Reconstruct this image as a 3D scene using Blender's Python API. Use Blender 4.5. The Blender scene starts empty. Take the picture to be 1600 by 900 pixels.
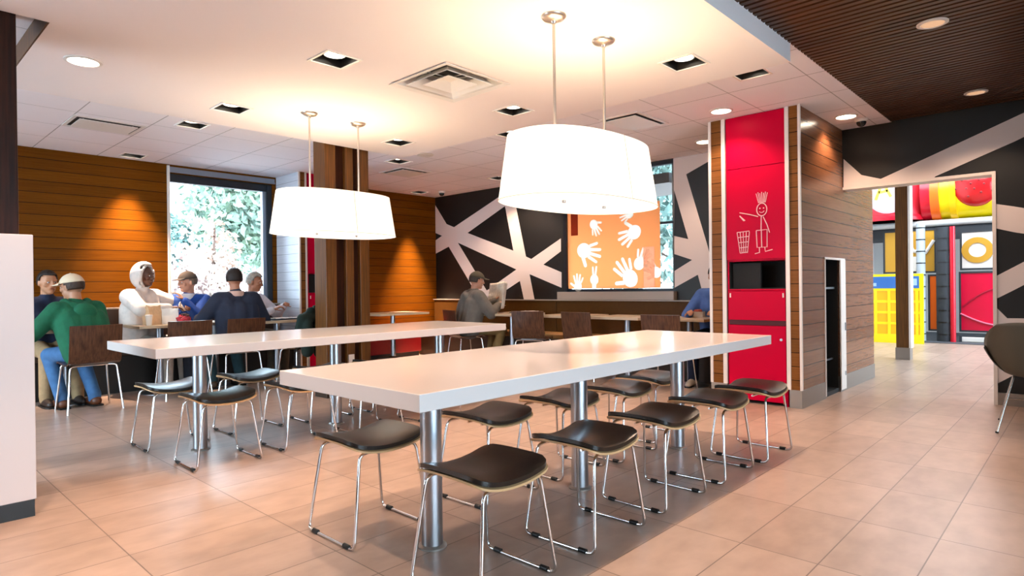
import bpy, bmesh, math, random
import numpy as np
from mathutils import Vector, Matrix, Euler
PI = math.pi
random.seed(7)
rng = np.random.default_rng(7)
SC = bpy.context.scene
COL = SC.collection

# ------------------------------------------------------------------ camera
yaw, pitch, roll, FPX, PX, PY = math.radians(43.44368), math.radians(-0.13953), math.radians(0.69025), 975.81, 787.743, 451.588
fw = Vector((math.cos(yaw) * math.cos(pitch), math.sin(yaw) * math.cos(pitch), math.sin(pitch)))
rt0 = Vector((math.sin(yaw), -math.cos(yaw), 0)); dn0 = fw.cross(rt0)
rt = math.cos(roll) * rt0 + math.sin(roll) * dn0
dn = -math.sin(roll) * rt0 + math.cos(roll) * dn0
cam = bpy.data.cameras.new('camera'); camo = bpy.data.objects.new('camera', cam); COL.objects.link(camo)
cam.sensor_fit = 'HORIZONTAL'; cam.sensor_width = 36.0; cam.lens = FPX / 1600 * 36
cam.shift_x = (800 - PX) / 1600; cam.shift_y = (PY - 450) / 1600
cam.clip_start = 0.05; cam.clip_end = 300
up = -dn; bk = -fw
camo.matrix_world = Matrix(((rt.x, up.x, bk.x, 0), (rt.y, up.y, bk.y, 0), (rt.z, up.z, bk.z, 1.10), (0, 0, 0, 1)))
SC.camera = camo

# ------------------------------------------------------------------ world, exposure
SC.view_settings.view_transform = 'Standard'
SC.view_settings.look = 'None'
SC.view_settings.gamma = 1.0
SC.view_settings.use_curve_mapping = False
SC.view_settings.exposure = 0.78
SC.cycles.use_denoising = True
SC.cycles.max_bounces = 8
SC.cycles.diffuse_bounces = 4
SC.cycles.glossy_bounces = 4
SC.cycles.transparent_max_bounces = 12
SC.cycles.sample_clamp_indirect = 6.0
SC.cycles.caustics_reflective = False
SC.cycles.caustics_refractive = False
SKY_COL = (0.70, 0.84, 1.0); SKY_STR = 10.0
w = bpy.data.worlds.new('world'); SC.world = w; w.use_nodes = True
bgn = w.node_tree.nodes['Background']; bgn.inputs[0].default_value = (*SKY_COL, 1); bgn.inputs[1].default_value = SKY_STR
WARM = (1.0, 0.70, 0.50)
SPOT_W = 78.0        # recessed square downlights
ROUND_W = 25.0       # round downlights
PEND_W = 21.0        # bulb in each pendant shade
PEND_EM = 0.5        # glow of the pendant fabric
PLAY_W = 150.0       # added fill of the play hall
HALL_W = 20.0  # added fill of the hallway

def area(name, loc, rot, sx, sy, power, col, portal=False):
    l = bpy.data.lights.new(name, 'AREA'); l.shape = 'RECTANGLE'; l.size = sx; l.size_y = sy; l.energy = power; l.color = col
    if portal: l.cycles.is_portal = True
    o = bpy.data.objects.new(name, l); COL.objects.link(o); o.location = loc; o.rotation_euler = rot
    return o
# daylight portals at the window openings (they only guide sky light, they add none)
area('daylight_window', (3.43, 8.32, 1.75), (math.radians(90), 0, PI), 1.34, 1.6, 1, (1, 1, 1), True).rotation_euler = (math.radians(-90), 0, 0)
area('daylight_west', (-2.49, 6.0, 1.4), (0, math.radians(-90), 0), 2.2, 4.0, 1, (1, 1, 1), True)
area('daylight_south', (0.75, -3.99, 1.35), (math.radians(90), 0, 0), 5.5, 2.1, 1, (1, 1, 1), True)
area('daylight_play', (11.5, -2.99, 1.9), (math.radians(90), 0, 0), 7.0, 3.2, 1, (1, 1, 1), True)
# unseen area lights added to brighten the play hall and hallway
area('play_hall_fill', (12.6, 1.6, 3.9), (0, 0, 0), 2.2, 3.0, PLAY_W, (0.82, 0.91, 1.0))
area('hallway_fill', (9.0, 0.6, 2.55), (0, 0, 0), 1.0, 0.6, HALL_W, (0.9, 0.95, 1.0))

# ------------------------------------------------------------------ materials
def lin(c):
    return tuple(((v / 255) / 12.92 if v / 255 <= 0.04045 else ((v / 255 + 0.055) / 1.055) ** 2.4) for v in c)
def S(h):
    h = h.lstrip('#'); return lin(tuple(int(h[i:i + 2], 16) for i in (0, 2, 4)))
MATS = {}
def mat(name, col, rough=0.5, metal=0.0, spec=0.5, em=None, ems=0.0, noise=0.0, nscale=30, bump=0.0, bscale=80, coat=0.0, trans=0.0):
    if name in MATS: return MATS[name]
    m = bpy.data.materials.new(name); m.use_nodes = True; MATS[name] = m
    nt = m.node_tree; b = nt.nodes['Principled BSDF']
    col = S(col) if isinstance(col, str) else col
    b.inputs['Base Color'].default_value = (*col, 1); b.inputs['Roughness'].default_value = rough
    b.inputs['Metallic'].default_value = metal; b.inputs['Specular IOR Level'].default_value = spec
    b.inputs['Coat Weight'].default_value = coat
    if trans: b.inputs['Transmission Weight'].default_value = trans
    if em is not None:
        b.inputs['Emission Color'].default_value = (*(S(em) if isinstance(em, str) else em), 1); b.inputs['Emission Strength'].default_value = ems
    if noise or bump:
        tc = nt.nodes.new('ShaderNodeTexCoord')
    if noise:
        n = nt.nodes.new('ShaderNodeTexNoise'); n.inputs['Scale'].default_value = nscale; n.inputs['Detail'].default_value = 4
        nt.links.new(tc.outputs['Object'], n.inputs['Vector'])
        mp = nt.nodes.new('ShaderNodeMapRange'); mp.inputs[1].default_value = 0.3; mp.inputs[2].default_value = 0.7
        mp.inputs[3].default_value = 1 - noise; mp.inputs[4].default_value = 1 + noise
        nt.links.new(n.outputs['Fac'], mp.inputs[0])
        mx = nt.nodes.new('ShaderNodeVectorMath'); mx.operation = 'SCALE'; mx.inputs[0].default_value = col
        nt.links.new(mp.outputs[0], mx.inputs['Scale']); nt.links.new(mx.outputs[0], b.inputs['Base Color'])
    if bump:
        n2 = nt.nodes.new('ShaderNodeTexNoise'); n2.inputs['Scale'].default_value = bscale; n2.inputs['Detail'].default_value = 5
        nt.links.new(tc.outputs['Object'], n2.inputs['Vector'])
        bp = nt.nodes.new('ShaderNodeBump'); bp.inputs['Strength'].default_value = bump; bp.inputs['Distance'].default_value = 0.01
        nt.links.new(n2.outputs['Fac'], bp.inputs['Height']); nt.links.new(bp.outputs[0], b.inputs['Normal'])
    return m

class NT:
    """small node helper"""
    def __init__(s, name, rough=0.5, spec=0.5, coat=0.0):
        s.m = bpy.data.materials.new(name); s.m.use_nodes = True; s.nt = s.m.node_tree; s.b = s.nt.nodes['Principled BSDF']; MATS[name] = s.m
        s.b.inputs['Roughness'].default_value = rough; s.b.inputs['Specular IOR Level'].default_value = spec; s.b.inputs['Coat Weight'].default_value = coat
        s.tc = s.nt.nodes.new('ShaderNodeTexCoord')
    def put(s, sock, v):
        if isinstance(v, bpy.types.NodeSocket): s.nt.links.new(v, sock)
        elif v is not None: sock.default_value = v
    def math(s, op, a, b=None, c=None):
        n = s.nt.nodes.new('ShaderNodeMath'); n.operation = op
        for i, v in enumerate((a, b, c)): s.put(n.inputs[i], v)
        return n.outputs[0]
    def mapping(s, scale=(1, 1, 1), loc=(0, 0, 0)):
        n = s.nt.nodes.new('ShaderNodeMapping'); n.inputs['Scale'].default_value = scale; n.inputs['Location'].default_value = loc
        s.nt.links.new(s.tc.outputs['Object'], n.inputs[0]); return n.outputs[0]
    def noise(s, vec, scale=5, detail=4):
        n = s.nt.nodes.new('ShaderNodeTexNoise'); n.inputs['Scale'].default_value = scale; n.inputs['Detail'].default_value = detail
        s.put(n.inputs['Vector'], vec); return n.outputs['Fac']
    def sep(s):
        n = s.nt.nodes.new('ShaderNodeSeparateXYZ'); s.nt.links.new(s.tc.outputs['Object'], n.inputs[0]); return n.outputs
    def ramp(s, fac, stops):
        n = s.nt.nodes.new('ShaderNodeValToRGB'); e = n.color_ramp.elements
        while len(e) < len(stops): e.new(0.5)
        for el, (p, c) in zip(e, stops): el.position = p; el.color = (*c, 1)
        s.put(n.inputs[0], fac); return n.outputs[0]
    def mix(s, fac, a, b, blend='MIX'):
        n = s.nt.nodes.new('ShaderNodeMix'); n.data_type = 'RGBA'; n.blend_type = blend
        s.put(n.inputs[0], fac)
        for sock, v in ((n.inputs[6], a), (n.inputs[7], b)):
            if isinstance(v, tuple): v = (*v, 1)
            s.put(sock, v)
        return n.outputs[2]
    def bump(s, h, strength=0.3, dist=0.01):
        n = s.nt.nodes.new('ShaderNodeBump'); n.inputs['Strength'].default_value = strength; n.inputs['Distance'].default_value = dist
        s.put(n.inputs['Height'], h); s.nt.links.new(n.outputs[0], s.b.inputs['Normal'])
    def color(s, c): s.put(s.b.inputs['Base Color'], c)

def boards_mat(name, dark, light, board=0.122, rough=0.32, groove=(0.012, 0.006, 0.003), spec=0.06):
    k = NT(name, rough, spec)
    sp = k.sep()
    zb = k.math('DIVIDE', sp[2], board)
    fr = k.math('FRACT', zb); fl = k.math('FLOOR', zb)
    g = k.math('LESS_THAN', fr, 0.05)
    grain = k.noise(k.mapping((1.3, 1.3, 34)), 3.0, 6)
    wn = k.nt.nodes.new('ShaderNodeTexWhiteNoise'); wn.noise_dimensions = '1D'; k.nt.links.new(fl, wn.inputs['W'])
    f = k.math('ADD', k.math('MULTIPLY', grain, 0.75), k.math('MULTIPLY', wn.outputs['Value'], 0.16))
    c = k.ramp(f, [(0.2, dark), (0.75, light)])
    k.color(k.mix(g, c, groove))
    k.bump(k.math('SUBTRACT', 1.0, g), 0.5, 0.006)
    return k.m
M_WALLWOOD = boards_mat('board_wood', (.095, .027, .0008), (.165, .052, .0020), rough=.45)
M_COLWOOD = boards_mat('column_wood', (.15, .055, .013), (.27, .105, .028))
M_COLSIDE = boards_mat('column_side_wood', (.17, .060, .024), (.29, .115, .05), 0.122, 0.24, spec=0.5)
M_GLAREBOARD = boards_mat('glare_board', S('#cfd2dc'), S('#e8eaf0'), 0.122, 0.25, (0.35, 0.36, 0.4))  # same wood boards, window glare put into the pale colour
def wood_mat(name, dark, light, rough=0.35, scale=(30, 30, 1.2), spec=0.4):
    k = NT(name, rough, spec)
    n = k.noise(k.mapping(scale), 2.5, 6)
    k.color(k.ramp(n, [(0.3, dark), (0.7, light)]))
    return k.m
M_POSTWOOD = wood_mat('post_wood', (.06, .022, .004), (.16, .06, .010), 0.4)
M_DARKWOOD = wood_mat('dark_post_wood', S('#1c0d07'), S('#36190c'), 0.45, spec=0.12)
M_CHAIRWOOD = wood_mat('walnut_ply', S('#3a2115'), S('#62402c'), 0.28, (28, 28, 1.6))
M_PLYEDGE = mat('ply_edge', '#c9a274', 0.45)
M_SLAT = wood_mat('slat_wood', S('#341c0c'), S('#543016'), 0.4, (18, 1.0, 18))

def floor_mat():
    k = NT('floor_tile', 0.34, 0.45)
    sp = k.sep()
    fx = k.math('DIVIDE', k.math('SUBTRACT', sp[0], 0.805 - 6.02), 0.602)
    fy = k.math('DIVIDE', k.math('SUBTRACT', sp[1], 0.490 - 9.18), 0.306)
    gx = k.math('FRACT', fx); gy = k.math('FRACT', fy)
    lx = k.math('LESS_THAN', k.math('ABSOLUTE', k.math('SUBTRACT', gx, 0.0)), 0.0085)
    ly = k.math('LESS_THAN', gy, 0.0165)
    g = k.math('MAXIMUM', lx, ly)
    cell = k.math('ADD', k.math('MULTIPLY', k.math('FLOOR', fx), 17.3), k.math('MULTIPLY', k.math('FLOOR', fy), 5.71))
    wn = k.nt.nodes.new('ShaderNodeTexWhiteNoise'); wn.noise_dimensions = '1D'; k.nt.links.new(cell, wn.inputs['W'])
    n = k.noise(k.mapping((2.0, 3.4, 1)), 2.6, 6)
    f = k.math('ADD', k.math('MULTIPLY', n, 0.75), k.math('MULTIPLY', wn.outputs['Value'], 0.25))
    c = k.ramp(f, [(0.3, S('#9b8577')), (0.75, S('#b8a091'))])
    k.color(k.mix(g, c, S('#6f5f55')))
    k.bump(k.math('SUBTRACT', 1.0, g), 0.25, 0.004)
    return k.m
M_FLOOR = floor_mat()
def tile_ceiling_mat():
    k = NT('ceiling_tile', 0.9, 0.2)
    sp = k.sep()
    fx = k.math('FRACT', k.math('DIVIDE', k.math('SUBTRACT', sp[0], 0.207 - 6.0), 0.6))
    fy = k.math('FRACT', k.math('DIVIDE', k.math('SUBTRACT', sp[1], 0.35 - 6.1), 0.61))
    g = k.math('LESS_THAN', fx, 0.013)
    g2 = k.math('LESS_THAN', fy, 0.013)
    n = k.noise(k.mapping((1, 1, 1)), 160, 2)
    base = k.mix(n, S('#f4edf0'), S('#fbf4f7'))
    c = k.mix(k.math('MULTIPLY', g, 0.7), base, S('#6d6460'))
    c = k.mix(k.math('MULTIPLY', g2, 0.55), c, S('#6d6460'))
    k.color(c)
    return k.m
M_TILECEIL = tile_ceiling_mat()
M_GYP = mat('smooth_plaster', '#f3e7e4', 0.85, bump=0.03)
M_CREAM = mat('cream_paint', '#d9d2c8', 0.8)
M_WHITE = mat('white_laminate', '#dad2ce', 0.18, coat=0.2)
M_WHITETRIM = mat('white_trim', '#e8ddd4', 0.4)
M_PANELWHITE = mat('white_panel', '#d2c8c6', 0.4)
M_BLACK = mat('black_plastic', '#0b0b0b', 0.45)
M_BLACKPAINT = mat('black_paint', '#100e0c', 0.5)
M_GRAPHIC = mat('graphic_white', '#e8d9d2', 0.55)
M_OLIVEBLACK = mat('dark_olive_paint', '#15120d', 0.45)
M_CHROME = mat('chrome', '#e2e2e2', 0.12, 1.0)
M_STEEL = mat('brushed_steel', '#b9bcc2', 0.3, 1.0)
M_BASEMETAL = mat('base_metal', '#9a938c', 0.35, 0.6)
M_VINYL = mat('black_vinyl', '#14110e', 0.30, spec=0.6, bump=0.04, bscale=200)
M_RED = mat('red_laminate', (.52, .001, .030), 0.35, spec=0.05)
M_DEEPRED = mat('deep_red_vinyl', '#8c1014', 0.4)
M_BENCH = mat('olive_vinyl', (.075, .032, .006), 0.5, spec=0.12, noise=0.06, nscale=20)
M_DARKBENCH = mat('dark_bench_vinyl', '#3a2718', 0.5)
M_TABLE2 = mat('light_tabletop', '#cbb597', 0.3)
M_SILL = mat('sill_laminate', '#9f948a', 0.35)
M_FRAME = mat('window_frame', '#101722', 0.35)
M_BRIGHTFRAME = mat('window_frame_metal', '#8f98a6', 0.35, 0.7)
M_DARKVOID = mat('black_interior', '#060505', 0.7)
M_BAFFLE = mat('black_baffle', '#120d0a', 0.5)
M_CANOPY = mat('brushed_nickel', '#c9bbb0', 0.3, 0.85)
M_LAMP = mat('lamp_lens', '#ffffff', 0.4, em=(1.0, 0.88, 0.70), ems=9.0)
M_LAMPDIM = mat('lamp_lens_dim', '#6a4a38', 0.4, em=(1.0, 0.58, 0.32), ems=0.42)
M_CHALK = mat('pale_chalk', '#f5c3c4', 0.7)
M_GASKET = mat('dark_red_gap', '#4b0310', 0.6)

def glass_mat():
    m = bpy.data.materials.new('window_glass'); m.use_nodes = True; nt = m.node_tree; nt.nodes.remove(nt.nodes['Principled BSDF'])
    out = nt.nodes['Material Output']; tr = nt.nodes.new('ShaderNodeBsdfTransparent'); gl = nt.nodes.new('ShaderNodeBsdfGlossy')
    gl.inputs['Roughness'].default_value = 0.02; tr.inputs[0].default_value = (0.93, 0.97, 0.97, 1)
    fr = nt.nodes.new('ShaderNodeFresnel'); fr.inputs[0].default_value = 1.45; mx = nt.nodes.new('ShaderNodeMixShader')
    nt.links.new(fr.outputs[0], mx.inputs[0]); nt.links.new(tr.outputs[0], mx.inputs[1]); nt.links.new(gl.outputs[0], mx.inputs[2])
    nt.links.new(mx.outputs[0], out.inputs[0]); return m
M_GLASS = glass_mat()
def film_mat(name, col, tl=0.75):
    m = bpy.data.materials.new(name); m.use_nodes = True; nt = m.node_tree; nt.nodes.remove(nt.nodes['Principled BSDF'])
    out = nt.nodes['Material Output']; d = nt.nodes.new('ShaderNodeBsdfDiffuse'); t = nt.nodes.new('ShaderNodeBsdfTranslucent')
    c = S(col); d.inputs[0].default_value = (*c, 1); t.inputs[0].default_value = (*c, 1)
    mx = nt.nodes.new('ShaderNodeMixShader'); mx.inputs[0].default_value = tl
    nt.links.new(d.outputs[0], mx.inputs[1]); nt.links.new(t.outputs[0], mx.inputs[2]); nt.links.new(mx.outputs[0], out.inputs[0]); return m

# ------------------------------------------------------------------ mesh helpers
class MB:
    def __init__(s): s.v = []; s.f = []
    def add(s, vs, fs):
        o = len(s.v); s.v.extend([tuple(map(float, p)) for p in vs]); s.f.extend([tuple(i + o for i in f) for f in fs]); return s
    def box(s, x0, x1, y0, y1, z0, z1):
        x0, x1 = min(x0, x1), max(x0, x1); y0, y1 = min(y0, y1), max(y0, y1); z0, z1 = min(z0, z1), max(z0, z1)
        return s.add([(x0, y0, z0), (x1, y0, z0), (x1, y1, z0), (x0, y1, z0), (x0, y0, z1), (x1, y0, z1), (x1, y1, z1), (x0, y1, z1)],
                     [(0, 3, 2, 1), (4, 5, 6, 7), (0, 1, 5, 4), (1, 2, 6, 5), (2, 3, 7, 6), (3, 0, 4, 7)])
    def obox(s, c, size, m):                       # oriented box, m 3x3
        c = Vector(c); vs = []
        for z in (-.5, .5):
            for x, y in ((-.5, -.5), (.5, -.5), (.5, .5), (-.5, .5)):
                vs.append(c + m @ Vector((x * size[0], y * size[1], z * size[2])))
        return s.add(vs, [(0, 3, 2, 1), (4, 5, 6, 7), (0, 1, 5, 4), (1, 2, 6, 5), (2, 3, 7, 6), (3, 0, 4, 7)])
    def prism(s, poly, fn, t0, t1):                # poly 2D, fn(u,v,t)->xyz
        n = len(poly); vs = [fn(u, v, t0) for u, v in poly] + [fn(u, v, t1) for u, v in poly]
        fs = [tuple(range(n))[::-1], tuple(range(n, 2 * n))] + [(i, (i + 1) % n, n + (i + 1) % n, n + i) for i in range(n)]
        return s.add(vs, fs)
    def cyl(s, p0, p1, r0, r1=None, n=20, caps=True):
        r1 = r0 if r1 is None else r1
        p0, p1 = Vector(p0), Vector(p1); d = (p1 - p0).normalized()
        a = d.orthogonal().normalized(); b = d.cross(a)
        vs = []
        for p, r in ((p0, r0), (p1, r1)):
            for i in range(n):
                t = 2 * PI * i / n; vs.append(p + (a * math.cos(t) + b * math.sin(t)) * r)
        fs = [(i, (i + 1) % n, n + (i + 1) % n, n + i) for i in range(n)]
        if caps: fs += [tuple(range(n))[::-1], tuple(range(n, 2 * n))]
        return s.add(vs, fs)
    def lathe(s, prof, c=(0, 0, 0), n=28, close=True):
        vs = []; cx, cy, cz = c; k = len(prof)
        for i in range(n):
            t = 2 * PI * i / n
            for r, z in prof: vs.append((cx + r * math.cos(t), cy + r * math.sin(t), cz + z))
        fs = []
        for i in range(n):
            j = (i + 1) % n
            for q in range(k - 1): fs.append((i * k + q, j * k + q, j * k + q + 1, i * k + q + 1))
        if close:
            if prof[0][0] > 1e-6: fs.append(tuple(i * k for i in range(n))[::-1])
            if prof[-1][0] > 1e-6: fs.append(tuple(i * k + k - 1 for i in range(n)))
        return s.add(vs, fs)
    def ell(s, c, r, rot=None, nu=16, nv=10):
        c = Vector(c); vs = []; m = rot if rot is not None else Matrix.Identity(3)
        vs.append(c + m @ Vector((0, 0, -r[2])))
        for j in range(1, nv):
            ph = -PI / 2 + PI * j / nv
            for i in range(nu):
                t = 2 * PI * i / nu
                vs.append(c + m @ Vector((r[0] * math.cos(ph) * math.cos(t), r[1] * math.cos(ph) * math.sin(t), r[2] * math.sin(ph))))
        vs.append(c + m @ Vector((0, 0, r[2]))); L = len(vs) - 1
        fs = [(0, 1 + (i + 1) % nu, 1 + i) for i in range(nu)]
        for j in range(nv - 2):
            for i in range(nu):
                a = 1 + j * nu; fs.append((a + i, a + (i + 1) % nu, a + nu + (i + 1) % nu, a + nu + i))
        a = 1 + (nv - 2) * nu
        fs += [(a + i, a + (i + 1) % nu, L) for i in range(nu)]
        return s.add(vs, fs)
    def rc(s, p0, p1, r0, r1=None, n=14):           # rounded tapered limb
        r1 = r0 if r1 is None else r1
        p0, p1 = Vector(p0), Vector(p1); d = p1 - p0
        if d.length < 1e-6: return s.ell(p0, (r0, r0, r0))
        d.normalize(); a = d.orthogonal().normalized(); b = d.cross(a)
        rings = []
        for k in range(1, 5): ph = -PI / 2 + PI / 2 * k / 4; rings.append((p0 + d * r0 * math.sin(ph), r0 * math.cos(ph)))
        for k in range(0, 4): ph = PI / 2 * k / 4; rings.append((p1 + d * r1 * math.sin(ph), r1 * math.cos(ph)))
        vs = [p0 - d * r0]
        for p, r in rings:
            for i in range(n):
                t = 2 * PI * i / n; vs.append(p + (a * math.cos(t) + b * math.sin(t)) * r)
        vs.append(p1 + d * r1); L = len(vs) - 1; fs = [(0, 1 + (i + 1) % n, 1 + i) for i in range(n)]
        for j in range(len(rings) - 1):
            q = 1 + j * n
            for i in range(n): fs.append((q + i, q + (i + 1) % n, q + n + (i + 1) % n, q + n + i))
        q = 1 + (len(rings) - 1) * n
        fs += [(q + i, q + (i + 1) % n, L) for i in range(n)]
        return s.add(vs, fs)
    def tube(s, pts, r, fil=0.0, n=10, closed=False):
        pts = [Vector(p) for p in pts]; path = []
        if fil > 0 and len(pts) > 2:
            path.append(pts[0])
            for i in range(1, len(pts) - 1):
                a, b, c = pts[i - 1], pts[i], pts[i + 1]
                f = min(fil, (a - b).length * 0.48, (c - b).length * 0.48)
                s0 = b + (a - b).normalized() * f; s1 = b + (c - b).normalized() * f
                for k in range(6):
                    t = k / 5; path.append(s0 * (1 - t) ** 2 + b * 2 * t * (1 - t) + s1 * t * t)
            path.append(pts[-1])
        else: path = pts
        vs = []; fs = []; prev = None
        for i, p in enumerate(path):
            d = (path[min(i + 1, len(path) - 1)] - path[max(i - 1, 0)]).normalized()
            if prev is None: a = d.orthogonal().normalized()
            else:
                a = prev - d * prev.dot(d)
                a = a.normalized() if a.length > 1e-6 else d.orthogonal().normalized()
            prev = a; b = d.cross(a)
            for k in range(n):
                t = 2 * PI * k / n; vs.append(p + (a * math.cos(t) + b * math.sin(t)) * r)
        L = len(path)
        for i in range(L - 1):
            for k in range(n): fs.append((i * n + k, i * n + (k + 1) % n, (i + 1) * n + (k + 1) % n, (i + 1) * n + k))
        fs += [tuple(range(n))[::-1], tuple(range((L - 1) * n, L * n))]
        return s.add(vs, fs)
    def sheet(s, fn, nu, nv, th=None):              # fn(u,v)->xyz ; th thickness along -normal, approximated by fn2
        vs = [fn(i / nu, j / nv) for j in range(nv + 1) for i in range(nu + 1)]
        fs = [(j * (nu + 1) + i, j * (nu + 1) + i + 1, (j + 1) * (nu + 1) + i + 1, (j + 1) * (nu + 1) + i) for j in range(nv) for i in range(nu)]
        return s.add(vs, fs)
    def build(s, name, m, parent=None, bevel=0.0, smooth=False, seg=2, solid=0.0, weld=False):
        me = bpy.data.meshes.new(name); me.from_pydata(s.v, [], s.f); me.update()
        if weld or bevel or not smooth or solid:
            bm = bmesh.new(); bm.from_mesh(me)
            if weld: bmesh.ops.remove_doubles(bm, verts=bm.verts, dist=1e-5)
            bmesh.ops.recalc_face_normals(bm, faces=bm.faces)
            if bevel:
                es = [e for e in bm.edges if len(e.link_faces) == 2 and e.calc_face_angle(0) > 0.5]
                bmesh.ops.bevel(bm, geom=es, offset=bevel, segments=seg, profile=0.5, affect='EDGES', clamp_overlap=True)
            bm.to_mesh(me); bm.free()
        o = bpy.data.objects.new(name, me); COL.objects.link(o)
        if m is not None: me.materials.append(m)
        if parent is not None: o.parent = parent
        if smooth:
            for p in me.polygons: p.use_smooth = True
            try: me.set_sharp_from_angle(angle=math.radians(40))
            except Exception: pass
        if solid:
            md = o.modifiers.new('solid', 'SOLIDIFY'); md.thickness = solid; md.offset = 0
        return o

def tag(o, label=None, cat=None, group=None, kind=None):
    if label: o['label'] = label
    if cat: o['category'] = cat
    if group: o['group'] = group
    if kind: o['kind'] = kind
    return o
def thing(name, label, cat, loc=(0, 0, 0), rz=0.0, group=None):
    o = bpy.data.objects.new(name, None); o.empty_display_size = 0.1; COL.objects.link(o)
    o.location = loc; o.rotation_euler = (0, 0, rz); return tag(o, label, cat, group)
def struct(name, mb, m, label=None, parent=None, **k):
    o = mb.build(name, m, parent, **k); o['kind'] = 'structure'
    if label: o['label'] = label
    return o
def copy_tree(o, parent=None):
    c = o.copy(); COL.objects.link(c)
    if parent is not None: c.parent = parent
    for ch in list(o.children): copy_tree(ch, c)
    return c
def holed(mb, x0, x1, y0, y1, z0, z1, holes, fn=lambda x, y, z: (x, y, z)):
    """slab z0..z1 over a rectangle with rectangular holes (boxes left out)"""
    xs = sorted({x0, x1, *[h[0] for h in holes], *[h[1] for h in holes]}); ys = sorted({y0, y1, *[h[2] for h in holes], *[h[3] for h in holes]})
    xs = [x for x in xs if x0 <= x <= x1]; ys = [y for y in ys if y0 <= y <= y1]
    for i in range(len(xs) - 1):
        for j in range(len(ys) - 1):
            cx, cy = (xs[i] + xs[i + 1]) / 2, (ys[j] + ys[j + 1]) / 2
            if any(h[0] < cx < h[1] and h[2] < cy < h[3] for h in holes): continue
            a, b, c, d = xs[i], xs[i + 1], ys[j], ys[j + 1]
            vs = [fn(*p) for p in ((a, c, z0), (b, c, z0), (b, d, z0), (a, d, z0), (a, c, z1), (b, c, z1), (b, d, z1), (a, d, z1))]
            mb.add(vs, [(0, 3, 2, 1), (4, 5, 6, 7), (0, 1, 5, 4), (1, 2, 6, 5), (2, 3, 7, 6), (3, 0, 4, 7)])
    return mb
# ------------------------------------------------------------------ the setting
ZC, ZG = 2.677, 2.556
struct('floor', MB().box(-2.65, 17, -4.15, 8.5, -0.12, 0.0), M_FLOOR, 'beige rectangular floor tiles')
struct('ground', MB().box(-40, 70, -40, 90, -0.6, -0.2), mat('bounce_concrete', '#c4c6c8', 0.9, noise=0.15, nscale=2), 'grey car park ground outside')  # ground colour raised to bounce daylight up to the ceiling
struct('roof', MB().box(-2.65, 7.3, -4.15, 8.5, 3.0, 3.1), M_CREAM)
# square recessed lights: centre x, y, plane, holes
GYP_SQ = [(2.15, 3.49), (3.79, 1.945), (3.80, 3.47), (3.80, 5.02), (2.14, 5.0), (2.15, 1.945), (0.5, 1.945), (0.5, 3.49)]
TILE_SQ = [(2.28, 6.20), (2.31, 8.07), (4.725, 6.25), (6.48, 8.02), (6.49, 6.23), (4.70, 4.36), (4.66, 1.86), (0.6, 8.05)]  # last one is unseen, added to light the wood wall
hs = 0.112
hole = lambda l: [(x - hs, x + hs, y - hs, y + hs) for x, y in l]
GYP_H = hole(GYP_SQ) + [(2.70, 3.24, 3.05, 3.59)]
g = MB()
holed(g, -2.5, 4.28, 1.443, 4.08, ZG, ZC, [h for h in GYP_H if h[3] < 4.08])
holed(g, 0.774, 4.28, 4.08, 5.56, ZG, ZC, [h for h in GYP_H if h[2] > 4.08])
struct('ceiling', g, M_GYP, 'smooth dropped ceiling above the communal tables')
g = MB()
holed(g, -2.5, 7.1, 1.443, 8.33, ZC, ZC + 0.02, hole(TILE_SQ) + hole(GYP_SQ) + [(2.70, 3.24, 3.05, 3.59)])
struct('ceiling', g, M_TILECEIL, 'white tiled ceiling grid')
g = MB(); x = -2.45
while x < 7.05:
    g.box(x, x + 0.038, -4.0, 1.443, ZC, ZC + 0.05); x += 0.063
slats = struct('ceiling', g, M_SLAT, 'dark brown slatted wooden ceiling')
struct('ceiling', MB().box(-2.5, 7.1, -4.0, 1.45, ZC + 0.06, ZC + 0.10), mat('slat_backing', '#0a0605', 0.8), parent=slats)
struct('trim_7', MB().box(0.766, 0.775, 4.085, 5.56, ZG + .002, ZC), M_POSTWOOD, 'brown edge strip of the dropped ceiling')
# north wall with its window
yz = lambda y0: (lambda a, b, t: (a, t, b))
fnN = lambda x, z, t: (x, t, z)
struct('wall_north', holed(MB(), -2.5, 7.2, 0.0, 3.0, 8.33, 8.48, [(2.77, 4.11, 0.95, 2.565)], fnN), M_WALLWOOD, 'brown horizontal wood board wall')
fr = struct('window_1', MB().box(2.775, 4.11, 8.36, 8.44, 2.47, 2.56).box(4.045, 4.11, 8.34, 8.44, 0.96, 2.56).box(2.775, 4.11, 8.36, 8.44, 0.955, 0.99), M_FRAME, 'tall dark framed window beside the wood wall')
struct('window_frame', MB().box(3.99, 4.045, 8.37, 8.43, 0.99, 2.47).box(2.775, 2.80, 8.37, 8.43, 0.99, 2.47), M_BRIGHTFRAME, parent=fr)
struct('window_pane', MB().box(2.80, 3.99, 8.395, 8.401, 0.99, 2.47), M_GLASS, parent=fr)
struct('trim_1', MB().box(2.752, 2.778, 8.30, 8.36, 0.93, 2.66), M_WHITETRIM, 'white vertical trim at the window edge')
struct('trim_2', MB().box(2.77, 4.15, 8.31, 8.36, 2.58, 2.60).box(2.77, 4.15, 8.325, 8.36, 2.60, 2.65), M_BRIGHTFRAME, 'metal strip over the window')
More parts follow.
